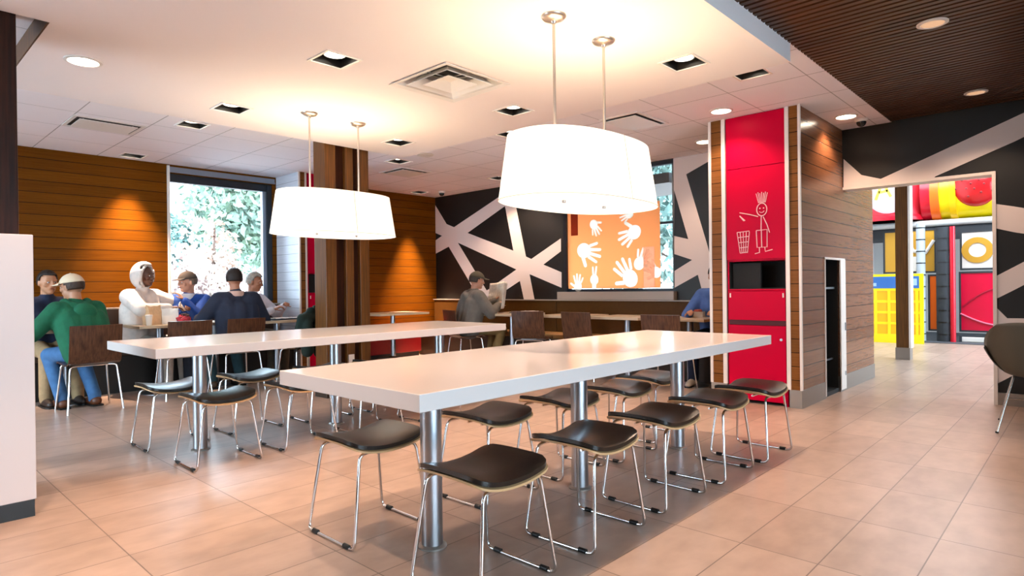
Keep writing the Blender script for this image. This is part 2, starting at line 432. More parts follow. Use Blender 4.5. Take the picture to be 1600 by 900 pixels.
# west and south walls behind and beside the viewpoint, with daylight windows
fnW = lambda y, z, t: (t, y, z)
struct('wall_west', holed(MB(), -4.15, 8.5, 0.0, 3.0, -2.65, -2.5, [(4.0, 8.0, 0.3, 2.5)], fnW), M_WALLWOOD, 'wood board wall')
w2 = struct('window_2', MB().box(-2.62, -2.53, 4.0, 8.0, 0.3, 0.35).box(-2.62, -2.53, 4.0, 8.0, 2.45, 2.5).box(-2.62, -2.53, 5.97, 6.03, 0.35, 2.45), M_FRAME)
struct('window_pane', MB().box(-2.58, -2.574, 4.0, 8.0, 0.35, 2.45), M_GLASS, parent=w2)
struct('wall_south', holed(MB(), -2.65, 7.2, 0.0, 3.0, -4.15, -4.0, [(-2.0, 3.5, 0.3, 2.4)], fnN), M_CREAM, 'cream wall')
w3 = struct('fill_window_3', MB().box(-2.0, 3.5, -4.12, -4.03, 0.3, 0.35).box(-2.0, 3.5, -4.12, -4.03, 2.35, 2.4).box(0.0, 0.06, -4.12, -4.03, 0.35, 2.35).box(1.74, 1.80, -4.12, -4.03, 0.35, 2.35), M_FRAME)  # unseen window added behind the viewpoint for daylight fill
struct('window_pane', MB().box(-2.0, 3.5, -4.08, -4.074, 0.35, 2.35), M_GLASS, parent=w3)
# east wall: black with a white web of bands, a window and the opening to the play hall
XE = 7.08
ew = struct('wall_east', holed(MB(), -4.15, 8.5, 0.0, 4.2, XE, 7.24, [(3.80, 5.50, 1.03, 2.665), (0.665, 1.902, -1, 2.06)], fnW), M_BLACKPAINT, 'black wall with white crossing bands')
bands = [
    [(8.342, 2.559), (7.112, 1.079), (6.934, 0.886), (7.313, 0.977), (7.514, 1.231), (8.33, 2.21)],
    [(8.33, 1.935), (7.852, 2.127), (6.747, 2.54), (6.46, 2.641), (6.383, 2.471), (6.667, 2.367), (7.523, 2.008), (7.979, 1.81), (8.33, 1.705)],
    [(8.33, 2.300), (7.523, 2.008), (6.476, 1.655), (5.904, 1.43), (5.566, 1.308), (5.569, 1.087), (6.169, 1.294), (6.44, 1.374), (7.713, 1.844), (8.33, 2.062)],
    [(6.72, 2.60), (6.50, 2.60), (6.241, 1.557), (6.08, 0.905), (6.291, 0.904), (6.496, 1.656)],
    [(7.246, 0.977), (6.44, 1.374), (5.569, 1.796), (5.571, 1.611), (5.904, 1.43), (6.364, 1.202), (6.647, 1.067), (6.814, 0.977)],
    [(3.79, 2.675), (2.72, 2.675), (2.72, 0.5), (3.79, 0.5)],
    [(1.873, 2.379), (1.71, 2.193), (1.54, 2.132), (1.078, 2.314), (0.509, 2.541), (0.275, 2.637), (0.15, 2.677), (0.05, 2.5), (0.276, 2.435), (0.511, 2.327), (1.09, 2.098), (1.12, 2.062), (1.877, 2.062)],
    [(0.644, 1.794), (0.515, 1.758), (0.0, 1.60), (0.0, 1.39), (0.283, 1.472), (0.517, 1.532), (0.646, 1.576)],
    [(0.649, 1.146), (0.519, 1.228), (0.0, 1.56), (0.0, 1.35), (0.286, 1.176), (0.521, 1.024), (0.646, 0.945)],
    [(0.647, 0.87), (0.571, 0.774), (0.3, 0.777), (0.1, 0.6), (0.652, 0.181)]]
g = MB()
for i, b in enumerate(bands):
    g.prism(b, lambda u, v, t: (t, u, v), XE - 0.0020 - 0.0002 * i, XE)
struct('wall_graphic', g, M_GRAPHIC, 'white crossing bands painted on black wall', parent=ew)
g = MB()
for i, b in enumerate([[(3.782, 2.274), (3.602, 1.663), (3.789, 1.715)], [(3.618, 2.454), (3.074, 2.671), (2.75, 2.672), (2.75, 0.6), (3.098, 0.541), (3.352, 1.561)],
          [(3.79, 1.489), (3.555, 1.408), (3.79, 1.28)], [(3.79, 1.072), (3.483, 1.225), (3.419, 0.988), (3.401, 0.919), (3.79, 0.917)]]):
    g.prism(b, lambda u, v, t: (t, u, v), XE - 0.0050, XE)
struct('wall_graphic', g, M_BLACKPAINT, 'black shapes between the white bands', parent=ew)
wf = struct('window_4', MB().box(7.05, 7.16, 5.45, 5.50, 1.03, 2.665).box(7.09, 7.16, 3.80, 5.45, 1.03, 1.065).box(7.09, 7.16, 3.80, 5.45, 2.62, 2.665).box(7.09, 7.16, 3.80, 3.99, 1.875, 1.905), M_FRAME, 'dark framed window in the black wall')
struct('window_pane', MB().box(7.12, 7.126, 3.80, 5.45, 1.065, 2.62), M_GLASS, parent=wf)
struct('trim_3', MB().box(6.99, 7.08, 3.76, 5.58, 0.922, 1.028), M_SILL, 'beige ledge under the window')
struct('trim_4', MB().box(7.055, 7.26, 0.640, 0.667, 0.0, 2.085).box(7.055, 7.26, 0.667, 1.88, 2.058, 2.085), M_WHITETRIM, 'white trim around the opening')
struct('baseboard_east', MB().box(7.06, 7.08, -4.0, 0.64, 0.0, 0.11).box(7.06, 7.08, 2.71, 8.3, 0.0, 0.11), M_BASEMETAL)
# wood clad column block with the waste station in its front
cc = struct('wall_column', holed(MB(), 6.10, 8.24, 0.0, ZC, 1.90, 2.25, [(6.46, 6.93, 0.04, 1.335)], fnN).box(6.10, 8.24, 2.25, 2.70, 0, ZC).box(5.80, 6.10, 1.90, 1.985, 0, ZC).box(5.80, 6.10, 2.56, 2.70, 0, ZC), M_DARKVOID, 'wood clad column with a red waste station')
struct('wall_boards', holed(MB(), 5.80, 8.26, 0.16, ZC, 1.885, 1.90, [(6.46, 6.93, 0.04, 1.335)], fnN).box(8.24, 8.26, 1.90, 2.70, 0.16, ZC), M_COLSIDE, parent=cc)
struct('wall_boards', MB().box(5.78, 5.80, 1.885, 1.985, 0.16, ZC).box(5.78, 5.80, 2.56, 2.70, 0.16, ZC).box(5.78, 6.6, 2.70, 2.712, 0.16, ZC), M_COLWOOD, parent=cc)
struct('baseboard_column', holed(MB(), 5.775, 8.27, 0.0, 0.16, 1.88, 1.90, [(6.46, 6.93, -1, 1)], fnN).box(5.775, 5.80, 1.90, 1.985, 0, 0.16).box(5.775, 5.80, 2.56, 2.715, 0, 0.16), M_BASEMETAL, parent=cc)
struct('trim_5', MB().box(5.768, 5.79, 2.693, 2.718, 0.16, ZC).box(5.766, 5.79, 2.553, 2.588, 0.16, ZC).box(5.766, 5.79, 1.970, 2.003, 0.16, ZC).box(5.766, 5.79, 1.872, 1.892, 0.16, ZC), M_WHITETRIM, 'white vertical trims on the column front', parent=cc)
dr = struct('door_1', MB().box(6.93, 7.10, 1.872, 1.895, 0.02, 1.345).box(6.44, 6.462, 1.876, 1.895, 0.02, 1.345).box(6.44, 7.10, 1.876, 1.895, 1.335, 1.355), M_WHITETRIM, 'narrow service door frame in the column side')
struct('door_bar', MB().box(6.46, 6.93, 1.93, 1.945, 1.045, 1.065).box(6.46, 6.93, 1.95, 1.965, 0.33, 0.345), M_STEEL, parent=dr)
struct('door_handle', MB().box(7.055, 7.07, 1.862, 1.872, 0.62, 0.70).box(7.055, 7.07, 1.862, 1.872, 0.16, 0.20), M_STEEL, parent=dr)
# second wood clad column by the window
c2 = struct('wall_column', MB().box(4.19, 5.0, 8.0, 8.33, 0, ZC).box(4.19, 4.268, 7.71, 7.98, 0, ZC).box(4.85, 5.0, 7.71, 7.98, 0, ZC), M_DARKVOID, 'wood clad column beside the window')
struct('wall_boards', MB().box(4.17, 4.19, 7.70, 8.33, 0.0, ZC), M_GLAREBOARD, 'wood boards with window glare painted into their colour', parent=c2)
struct('wall_boards', MB().box(4.17, 4.268, 7.69, 7.71, 0.0, ZC).box(4.85, 5.0, 7.69, 7.71, 0, ZC).box(5.0, 5.012, 7.69, 8.33, 0, ZC), M_COLWOOD, parent=c2)
struct('trim_6', MB().box(4.160, 4.182, 7.680, 7.70, 0, ZC).box(4.252, 4.276, 7.682, 7.70, 0, ZC).box(4.842, 4.866, 7.682, 7.70, 0, ZC), M_WHITETRIM, 'white vertical trims on the column', parent=c2)
# grooved pillar between the tables and the window
pl = struct('pillar', MB().box(3.36, 3.86, 5.70, 5.86, 0, ZC), M_DARKWOOD, 'grooved brown wooden pillar')
for a, b in ((3.348, 3.473), (3.586, 3.679), (3.757, 3.872)):
    struct('pillar_board', MB().box(a, b, 5.65, 5.87, 0.10, ZC), M_POSTWOOD, parent=pl, bevel=0.004)
struct('pillar_base', MB().box(3.34, 3.88, 5.645, 5.875, 0, 0.10), mat('dark_base', '#3a2c22', 0.5), parent=pl)
so = struct('outlet_plate', MB().box(3.60, 3.665, 5.642, 5.651, 0.30, 0.42), M_WHITETRIM, parent=pl)
# white half wall with a dark post behind it
hw = struct('wall_half', MB().box(-0.9, 0.642, 3.805, 4.06, 0.085, 1.388), M_PANELWHITE, 'white half wall with black base', bevel=0.004)
struct('baseboard_half', MB().box(-0.9, 0.636, 3.812, 4.05, 0.0, 0.085), M_BLACK, parent=hw)
struct('pillar', MB().box(0.25, 0.632, 4.10, 4.5, 0, ZC), M_DARKWOOD, 'dark wooden post behind the white half wall', bevel=0.006)
# hallway and play hall beyond the opening
M_HALL = mat('hall_wall', '#d8d6d4', 0.7)
struct('wall_hall_north', MB().box(8.26, 16.65, 3.75, 3.9, 0, 4.2).box(7.24, 8.30, 2.72, 3.9, 0, 4.2), M_HALL)
struct('wall_hall_east', MB().box(16.5, 16.65, -3.15, 3.9, 0, 4.2), M_HALL)
struct('wall_hall_south', holed(MB(), 7.2, 16.65, 0, 4.2, -3.15, -3.0, [(8.0, 15.0, .3, 3.5)], fnN), M_HALL)
w5 = struct('window_5', MB().box(8.0, 15.0, -3.12, -3.03, .3, .36).box(8.0, 15.0, -3.12, -3.03, 3.44, 3.5).box(10.3, 10.36, -3.12, -3.03, .36, 3.44).box(12.6, 12.66, -3.12, -3.03, .36, 3.44), M_FRAME)
struct('window_pane', MB().box(8.0, 15.0, -3.08, -3.074, .36, 3.44), M_GLASS, parent=w5)
struct('ceiling_hall', MB().box(7.1, 16.65, -3.15, 3.9, 4.2, 4.3), M_CREAM)
struct('floor_mat', MB().box(13.55, 16.4, -2.5, 3.6, 0.0, 0.012), mat('rubber_mat', '#4a4d52', 0.8, noise=0.1, nscale=40), 'dark rubber play floor')
hp = struct('pillar', MB().box(10.40, 10.56, 1.93, 2.09, 0.17, 4.2), M_POSTWOOD, 'brown wooden post in the opening')
struct('pillar_base', MB().box(10.39, 10.57, 1.92, 2.10, 0, 0.17), M_BASEMETAL, parent=hp)
struct('pillar_trim', MB().box(10.392, 10.57, 1.905, 1.932, 0.17, 4.2), M_WHITETRIM, parent=hp)
struct('roof_soffit', MB().box(7.26, 8.3, 3.95, 10.5, 2.42, 2.55), wood_mat('soffit_wood', S('#3a3431'), S('#5a5350'), 0.5, (2, 40, 2)), 'dark boarded soffit outside the window')
# ------------------------------------------------------------------ ceiling fittings
def spot(parent, loc, power, size=118, blend=0.45, tilt=(0, 0, 0), rad=0.035, col=WARM):
    l = bpy.data.lights.new('spot_bulb', 'SPOT'); l.energy = power; l.color = col; l.spot_size = math.radians(size); l.spot_blend = blend; l.shadow_soft_size = rad
    o = bpy.data.objects.new('spot_bulb', l); COL.objects.link(o); o.parent = parent; o.location = loc; o.rotation_euler = tilt; return o
def square_light(x, y, z, label, power=SPOT_W, size=94, blend=0.4):
    t = thing('recessed_light', label, 'ceiling light', (x, y, z), 0, 'square recessed lights')
    s = 0.112; o = 0.124
    MB().box(-o, o, -o, -s + .004, -.006, .002).box(-o, o, s - .004, o, -.006, .002).box(-o, -s + .004, -s + .004, s - .004, -.006, .002).box(s - .004, o, -s + .004, s - .004, -.006, .002).build('trim_ring', M_WHITETRIM, t)
    MB().box(-s, -s + .006, -s, s, 0.0, .16).box(s - .006, s, -s, s, 0.0, .16).box(-s + .006, s - .006, -s, -s + .006, 0.0, .16).box(-s + .006, s - .006, s - .006, s, 0.0, .16).box(-s, s, -s, s, .16, .166).build('housing', M_BAFFLE, t)
    MB().lathe([(0.064, 0.16), (0.070, 0.03), (0.062, 0.03), (0.052, 0.155)], n=24, close=False).build('lamp_cup', M_STEEL, t, smooth=True)
    lens = MB().lathe([(0.001, 0.028), (0.045, 0.030), (0.060, 0.040)], n=24).build('lamp_lens', M_LAMP, t, smooth=True)
    spot(t, (0, 0, 0.012), power, size, blend)
    return t
gl = ['over the aisle between the communal tables, by the air diffuser', 'above the nearer table, close to the slatted ceiling',
      'over the aisle between the tables, beyond the air diffuser', 'over the far half of the window-side communal table', 'over the window-side table end, next to the hanging lamp',
      'over the near end of the nearer table', 'over the entrance aisle', 'over the entrance by the half wall']
for i, ((x, y), l) in enumerate(zip(GYP_SQ, gl)): square_light(x, y, ZG, ('black square recessed light ' + l), *{3: (18, 70, .7), 4: (18, 70, .7), 7: (80, 66, .5)}.get(i, (SPOT_W,)))
tl = ['just beyond the smooth ceiling edge, next to the slotted air vent', 'close to the wood wall beside the window', 'behind the grooved pillar, before the flat air vent',
      'in the corner by the black wall and wood wall', 'in tiles near the black wall, above the small tables', 'half behind the bigger hanging lamp in the tiles', 'at the smooth ceiling corner, above the aisle stools',
      'added unseen to brighten the wood wall behind the dark post']
for i, ((x, y), l) in enumerate(zip(TILE_SQ, tl)): square_light(x, y, ZC, 'square black recessed light ' + l, *{0: (22, 70, .7), 2: (22, 70, .7), 1: (600, 62, 1.0), 4: (80, 124, .5), 3: (1500, 46, 1.0), 5: (26, 66, .7), 6: (50, 94, .4), 7: (420, 62, 1.0)}.get(i, (SPOT_W,)))
def round_light(x, y, z, label, power=ROUND_W, r=0.085, lens=M_LAMP, size=125):
    t = thing('round_downlight', label, 'ceiling light', (x, y, z), 0, 'round downlights')
    MB().lathe([(r + .018, 0.0), (r + .018, -.006), (r, -.010), (r - .004, 0.0)], n=32, close=False).build('trim_ring', M_WHITETRIM, t, smooth=True)
    MB().lathe([(0.001, -.006), (r - .004, -.006), (r - .004, -.001)], n=32).build('lamp_lens', lens, t, smooth=True)
    spot(t, (0, 0, -.03), power, size, 0.6)
    return t
round_light(1.045, 4.608, ZG, 'round glowing downlight in the smooth ceiling by the dark post')
round_light(5.472, 2.45, ZC, 'round glowing downlight just in front of the red waste station')
round_light(6.508, 3.106, ZC, 'round glowing downlight behind the column with the red station')
round_light(6.515, 1.70, ZC, 'round glowing downlight beside the column, above its service door')
round_light(4.565, 0.709, ZC, 'recessed light between dark ceiling slats, nearer the camera', lens=M_LAMPDIM, r=.065)
round_light(6.485, 0.711, ZC, 'recessed light between dark ceiling slats, near the black wall', lens=M_LAMPDIM, r=.065)
# air diffuser with nested square cones
t = thing('air_diffuser', 'white square air diffuser with nested cones in the smooth ceiling', 'air vent', (2.97, 3.32, ZG))
def sqring(mb, a0, z0, a1, z1, th=0.004):
    c = [(-1, -1), (1, -1), (1, 1), (-1, 1)]
    vs = [(x * a0, y * a0, z0) for x, y in c] + [(x * a1, y * a1, z1) for x, y in c] + [(x * a0, y * a0, z0 + th) for x, y in c] + [(x * a1, y * a1, z1 + th) for x, y in c]
    fs = []
    for i in range(4):
        j = (i + 1) % 4; fs += [(i, j, 4 + j, 4 + i), (8 + i, 12 + i, 12 + j, 8 + j), (i, 8 + i, 8 + j, j), (4 + i, 4 + j, 12 + j, 12 + i)]
    return mb.add(vs, fs)
M_DIFF = mat('diffuser_enamel', '#e4ded8', 0.5)
m_ = MB(); sqring(m_, 0.305, -0.012, 0.265, -0.004); sqring(m_, 0.265, -0.004, 0.235, 0.05); m_.build('frame', M_DIFF, t)
m_ = MB(); sqring(m_, 0.215, -0.012, 0.150, 0.045); m_.build('cone', M_DIFF, t)
m_ = MB(); sqring(m_, 0.135, -0.012, 0.05, 0.03); m_.box(-.05, .05, -.05, .05, .03, .034); m_.build('cone', M_DIFF, t)
m_ = MB(); m_.box(-.262, .262, -.262, .262, .119, .124)
m_.build('duct_plate', M_DIFF, t)
MB().cyl((0, 0, .10), (0, 0, .1185), 0.185, n=36).build('duct', M_DARKVOID, t)
m_ = MB()
for s in (-1, 1):
    m_.box(-.003, .003, s * .05 if s > 0 else -.235, .235 if s > 0 else -.05, .03, .037); m_.box(.05 if s > 0 else -.235, .235 if s > 0 else -.05, -.003, .003, .03, .037)
m_.build('spokes', M_DIFF, t)
def flat_vent(x, y, sx, sy, label, name='ceiling_vent'):
    t = thing(name, label, 'air vent', (x, y, ZC))
    a, b = sx / 2, sy / 2
    MB().box(-a, a, -b, -b + .03, -.008, .0).box(-a, a, b - .03, b, -.008, 0).box(-a, -a + .03, -b + .03, b - .03, -.008, 0).box(a - .03, a, -b + .03, b - .03, -.008, 0).build('frame', M_DIFF, t)
    MB().box(-a + .055, a - .055, -b + .055, b - .055, -.020, -.014).build('face_plate', M_DIFF, t)
    MB().box(-a + .03, a - .03, -b + .03, b - .03, -.004, -.001).build('duct', M_DARKVOID, t)
    m = MB()
    for p in (-1, 1):
        for q in (-1, 1): m.box(p * (a - .09) - .005, p * (a - .09) + .005, q * (b - .09) - .005, q * (b - .09) + .005, -.014, -.004)
    m.build('hanger', M_DIFF, t)
flat_vent(1.70, 6.78, 0.58, 0.46, 'white panel air vent near the wood wall at the entrance side')
flat_vent(5.23, 6.77, 0.50, 0.50, 'square panel air vent between the grooved pillar and black wall')
flat_vent(5.22, 3.20, 0.58, 0.42, 'panel air vent partly behind the bigger hanging lamp')
def dome(x, y, label):
    t = thing('security_camera', label, 'camera', (x, y, ZC), 0, 'dome cameras')
    MB().lathe([(0.055, 0.0), (0.058, -0.015), (0.048, -0.03)], n=24).build('base', M_WHITETRIM, t, smooth=True)
    MB().ell((0, 0, -.032), (.043, .043, .045), nu=20, nv=12).build('dome', mat('smoked_dome', '#0c0b0b', 0.1), t, smooth=True)
dome(6.697, 7.718, 'small dark dome camera on the ceiling by the wood wall corner')
dome(6.72, 1.62, 'small dark dome camera on the ceiling by the slatted area')
t = thing('sensor_disc', 'flat round disc on the tiled ceiling beyond the smooth part', 'ceiling sensor', (4.72, 5.72, ZC))
MB().lathe([(.09, 0), (.095, -.008), (.08, -.016), (.001, -.018)], n=30).build('disc', M_DIFF, t, smooth=True)

# pendant lamps
def superel(a, b, n, k=96):
    out = []
    for i in range(k):
        t = 2 * PI * i / k; c, s_ = math.cos(t), math.sin(t)
        out.append((a * math.copysign(abs(c) ** (2 / n), c), b * math.copysign(abs(s_) ** (2 / n), s_)))
    return out
M_SHADE = mat('lamp_fabric', '#f4ead8', 0.8, em=(1.0, 0.93, 0.80), ems=PEND_EM)
M_DIFFUSER = mat('lamp_diffuser', '#fff6e6', 0.6, em=(1.0, 0.93, 0.82), ems=0.9)
M_SEAM = mat('lamp_seam', '#cdbfa6', 0.8, em=(1.0, 0.85, 0.6), ems=0.12)
def pendant(cx, cy, label):
    t = thing('pendant_lamp', label, 'pendant lamp', (cx, cy, ZG), 0, 'big oval pendant lamps')
    zb, zt = 1.560 - ZG, 1.906 - ZG; n = 2.35
    lo, hi = superel(0.552, 0.332, n), superel(0.502, 0.283, n)
    lo2, hi2 = superel(0.546, 0.326, n), superel(0.496, 0.277, n); K = len(lo)
    vs = [(*p, zb) for p in lo] + [(*p, zt) for p in hi] + [(*p, zb) for p in lo2] + [(*p, zt) for p in hi2]
    fs = []
    for i in range(K):
        j = (i + 1) % K; fs += [(i, j, K + j, K + i), (2 * K + i, 3 * K + i, 3 * K + j, 2 * K + j), (i, 2 * K + i, 2 * K + j, j), (K + i, K + j, 3 * K + j, 3 * K + i)]
    sh = MB().add(vs, fs).build('lamp_shade', M_SHADE, t, smooth=True)
    m = MB()                                             # thin hems and the side seams of the fabric
    q = [(*[1.0012 * v for v in p], zb + .002) for p in lo]
    m.tube(q + [q[0]], 0.0022, n=6)
    m.build('hem', M_SEAM, sh)
    m = MB()
    for i in (K // 4 + K // 2, K // 4): m.tube([(lo[i][0], lo[i][1] * 1.003, zb), (hi[i][0], hi[i][1] * 1.003, zt)], 0.002, n=6)
    m.build('seam', M_SEAM, sh)
    inner = superel(0.544, 0.324, n)
    MB().prism(inner, lambda u, v, q: (u, v, q), zb + .010, zb + .014).build('diffuser', M_DIFFUSER, t)
    for sx in (-.19, .19):
        MB().lathe([(.001, -.014), (.010, -.012), (.012, 0), (.006, .006)], (sx, -.02, zb + .006), n=14).build('finial', M_CANOPY, t, smooth=True)
    for sx in (-0.234, 0.234):
        MB().cyl((sx, 0, -.02), (sx, 0, zb + .02), 0.008, n=12).build('stem', M_CANOPY, t, smooth=True)
        MB().lathe([(.068, -.001), (.068, -.006), (.058, -.018), (.038, -.026), (.016, -.030), (.012, -.042)], (sx, 0, 0), n=28).build('ceiling_canopy', M_CANOPY, t, smooth=True)
    for sx in (-.25, 0.25):
        l = bpy.data.lights.new('pendant_bulb', 'POINT'); l.energy = PEND_W / 2; l.color = (1.0, 0.80, 0.52); l.shadow_soft_size = 0.05
        o = bpy.data.objects.new('pendant_bulb', l); COL.objects.link(o); o.parent = t; o.location = (sx, 0, zb + .22)
pendant(2.869, 2.105, 'oval white glowing pendant lamp over the nearer communal table')
pendant(2.877, 4.69, 'oval white glowing pendant lamp over the window-side communal table')

# ------------------------------------------------------------------ waste station (front faces local -x, origin on the floor at its front middle)
def station(loc, rz, label, figure=True):
    t = thing('waste_station', label, 'waste station', loc, rz)
    hw_ = 0.272
    b = MB(); b.box(0.012, 0.30, -hw_, -hw_ + .012, 0, 2.672).box(0.012, 0.30, hw_ - .012, hw_, 0, 2.672)
    b.box(0.288, 0.30, -hw_ + .012, hw_ - .012, 0, 2.672).box(0.012, 0.288, -hw_ + .012, hw_ - .012, 1.318, 1.334).box(0.012, 0.288, -hw_ + .012, hw_ - .012, 1.045, 1.058)
    b.build('cabinet_body', M_RED, t)
    MB().box(0.0, 0.012, -hw_, hw_, 2.19, 2.672).build('top_panel', M_RED, t)
    p = MB().box(0.0, 0.012, -hw_, hw_, 1.335, 2.184).build('sign_panel', M_RED, t)
    MB().box(0.02, 0.28, -hw_ + .014, hw_ - .014, 1.060, 1.068).box(0.27, 0.285, -hw_ + .014, hw_ - .014, 1.068, 1.316).box(0.02, 0.27, -hw_ + .014, -hw_ + .02, 1.068, 1.316).box(0.02, 0.27, hw_ - .02, hw_ - .014, 1.068, 1.316).box(0.06, 0.09, -0.02, hw_ - .03, 1.068, 1.30).build('chute_opening', M_DARKVOID, t)
    f = MB().box(-0.004, 0.012, -hw_ + .012, hw_ - .012, 0.770, 1.040).build('chute_flap', M_RED, t, bevel=0.003)
    for s in (-1, 1): MB().box(-.008, -.004, s * (hw_ - .03) - .006, s * (hw_ - .03) + .006, 0.98, 1.02).build('hinge', M_WHITETRIM, f)
    MB().box(0.006, 0.014, -hw_ + .012, hw_ - .012, 0.725, 0.770).build('shadow_gap', M_GASKET, t)
    d = MB().box(-0.003, 0.012, -hw_ + .012, hw_ - .012, 0.03, 0.722).build('lower_door', M_RED, t, bevel=0.003)
    MB().cyl((-.012, -hw_ + .05, 0.60), (-.003, -hw_ + .05, 0.60), .012, n=16).build('knob', M_STEEL, d)
    if figure:
        # pale chalk stick figure tossing litter into a basket; y grows to the viewer's left, so u = -y
        m = MB(); X0 = -0.002
        ln = lambda pts, r=0.0042: m.tube([(X0, -u, z) for u, z in pts], r, n=6)
        cx, cz = 0.060, 1.785
        ln([(cx + .046 * math.cos(a), cz + .058 * math.sin(a)) for a in [2 * PI * i / 20 for i in range(21)]])
        for k in range(7): ln([(cx - .028 + .010 * k, cz + .062), (cx - .050 + .017 * k, cz + .150 + .01 * (k % 2))], .0032)
        for s in (-1, 1): m.cyl((X0 + .001, -(cx + s * .017), cz + .012), (X0 - .003, -(cx + s * .017), cz + .012), .006, n=8)
        ln([(cx - .022, cz - .018), (cx - .008, cz - .028), (cx + .010, cz - .026), (cx + .022, cz - .014)], .003)
        ln([(cx - .005, cz - .058), (cx - .008, cz - .185)])
        ln([(cx - .035, cz - .062), (cx - .10, cz - .040), (cx - .205, cz - .012)]); ln([(cx + .012, cz - .068), (cx + .045, cz - .14), (cx + .068, cz - .215)])
        ln([(cx - .052, cz - .190), (cx + .046, cz - .185), (cx + .044, cz - .345), (cx - .046, cz - .345), (cx - .052, cz - .190)]); ln([(cx - .006, cz - .190), (cx - .004, cz - .345)])
        ln([(cx - .026, cz - .345), (cx - .024, cz - .392), (cx - .066, cz - .402)]); ln([(cx + .024, cz - .345), (cx + .028, cz - .385), (cx + .092, cz - .370)])
        for k in range(3): ln([(cx - .205 + .01 * k, cz - .042 - .01 * k), (cx - .168 + .006 * k, cz - .090)], .005)
        bx0, bx1, bz0, bz1 = -.172, -.056, 1.395, 1.590
        for k in range(5):
            f_ = k / 4; ln([(bx0 + f_ * (bx1 - bx0), bz1), (bx0 + .028 + f_ * (bx1 - bx0 - .048), bz0)], .0036)
        for k in range(5):
            f_ = k / 4; ln([(bx0 + .028 * f_, bz1 - f_ * (bz1 - bz0)), (bx1 - .020 * f_, bz1 - f_ * (bz1 - bz0) + .006)], .0036)
        m.build('chalk_figure', M_CHALK, p)
    return t
station((5.776, 2.272, 0), 0, 'red waste station with a chalk figure drawing in the wood clad column')
station((4.56, 7.692, 0), PI / 2, 'red waste station in the column beside the window, behind the grooved pillar', False)

# ------------------------------------------------------------------ communal tables
def communal(x0, x1, y0, y1, legs, label):
    cx, cy = (x0 + x1) / 2, (y0 + y1) / 2
    t = thing('communal_table', label, 'table', (cx, cy, 0), 0, 'long white communal tables')
    MB().box(x0 - cx, x1 - cx, y0 - cy, y1 - cy, 0.700, 0.760).build('tabletop', M_WHITE, t, bevel=0.003)
    for lx, ly in legs:
        l = MB().cyl((lx - cx, ly - cy, 0.012), (lx - cx, ly - cy, 0.700), 0.046, n=32).build('leg', M_STEEL, t, smooth=True)
        MB().lathe([(.062, 0.0), (.062, .006), (.047, .014)], (lx - cx, ly - cy, 0), n=32).build('foot_flange', M_BASEMETAL, l, smooth=True)
    return t
communal(1.262, 4.25, 1.574, 2.512, [(1.715, 2.065), (2.755, 2.055), (3.885, 2.07)], 'long white communal table nearer the camera, on three steel legs')
communal(1.257, 4.275, 4.03, 5.02, [(1.69, 4.525), (2.765, 4.535), (3.88, 4.53)], 'long white communal table on the window side, on three steel legs')

# ------------------------------------------------------------------ stools
def make_stool():
    t = thing('saddle_stool', 'x', 'stool', (0, 0, 0), 0, 'black saddle stools around the communal tables')
    W, D = 0.390, 0.365
    def seat(name, m, z0, th, sx, sy, par, nx=18, ny=8, rc=0.05):
        def P(u, v):                                   # rounded rectangle grid
            x, y = (u * 2 - 1), (v * 2 - 1)
            hx, hy = W / 2 * sx, D / 2 * sy
            X, Y = x * hx, y * hy
            ex, ey = max(0, abs(X) - (hx - rc)), max(0, abs(Y) - (hy - rc))
            if ex > 0 and ey > 0:
                d = math.hypot(ex, ey); q = max(ex, ey) / d if d else 1
                X = math.copysign(hx - rc + ex * q, X); Y = math.copysign(hy - rc + ey * q, Y)
            return X, Y
        zz = lambda X, Y: 0.034 * (abs(X) / (W / 2)) ** 2.2 - 0.010 * (abs(Y) / (D / 2)) ** 3
        mb = MB(); vs = []
        for s in (0, 1):
            for j in range(ny + 1):
                for i in range(nx + 1):
                    X, Y = P(i / nx, j / ny); edge = max(abs(i / nx * 2 - 1), abs(j / ny * 2 - 1))
                    vs.append((X, Y, z0 + zz(X, Y) + (th * (1 - 0.35 * edge ** 6) if s else 0)))
        n = (nx + 1) * (ny + 1); fs = []
        for j in range(ny):
            for i in range(nx):
                a = j * (nx + 1) + i; fs += [(a, a + nx + 1, a + nx + 2, a + 1), (n + a, n + a + 1, n + a + nx + 2, n + a + nx + 1)]
        for i in range(nx):
            a = i; fs.append((a, a + 1, n + a + 1, n + a)); a = ny * (nx + 1) + i; fs.append((a + 1, a, n + a, n + a + 1))
        for j in range(ny):
            a = j * (nx + 1); fs.append((a + nx + 1, a, n + a, n + a + nx + 1)); a += nx; fs.append((a, a + nx + 1, n + a + nx + 1, n + a))
        return mb.add(vs, fs).build(name, m, par, smooth=True)
    seat('seat_shell', M_PLYEDGE, 0.395, 0.013, 1.0, 1.0, t)
    seat('seat_pad', M_VINYL, 0.409, 0.026, 0.975, 0.975, t)
    for s in (-1, 1):
        path = [(s * .07, -.150, .392), (s * .150, -.152, .394), (s * .203, -.186, .0075), (s * .203, .186, .0075), (s * .150, .152, .394), (s * .07, .150, .392)]
        l = MB().tube(path, 0.0068, 0.035, n=10).build('sled_leg', M_CHROME, t, smooth=True)
        for q in (-.125, .125):
            MB().cyl((s * .203, q - .018, .0105), (s * .203, q + .018, .0105), .0105, n=12).build('rubber_glide', M_BLACK, l, smooth=True)
    for sy in (-1, 1): MB().tube([(-.10, sy * .05, .390), (.10, sy * .05, .390)], .006, n=8).build('cross_bar', M_CHROME, t, smooth=True)
    return t
od = ['first from the camera', 'second from the camera', 'third from the camera', 'fourth from the camera', 'fifth from the camera, by the red station']
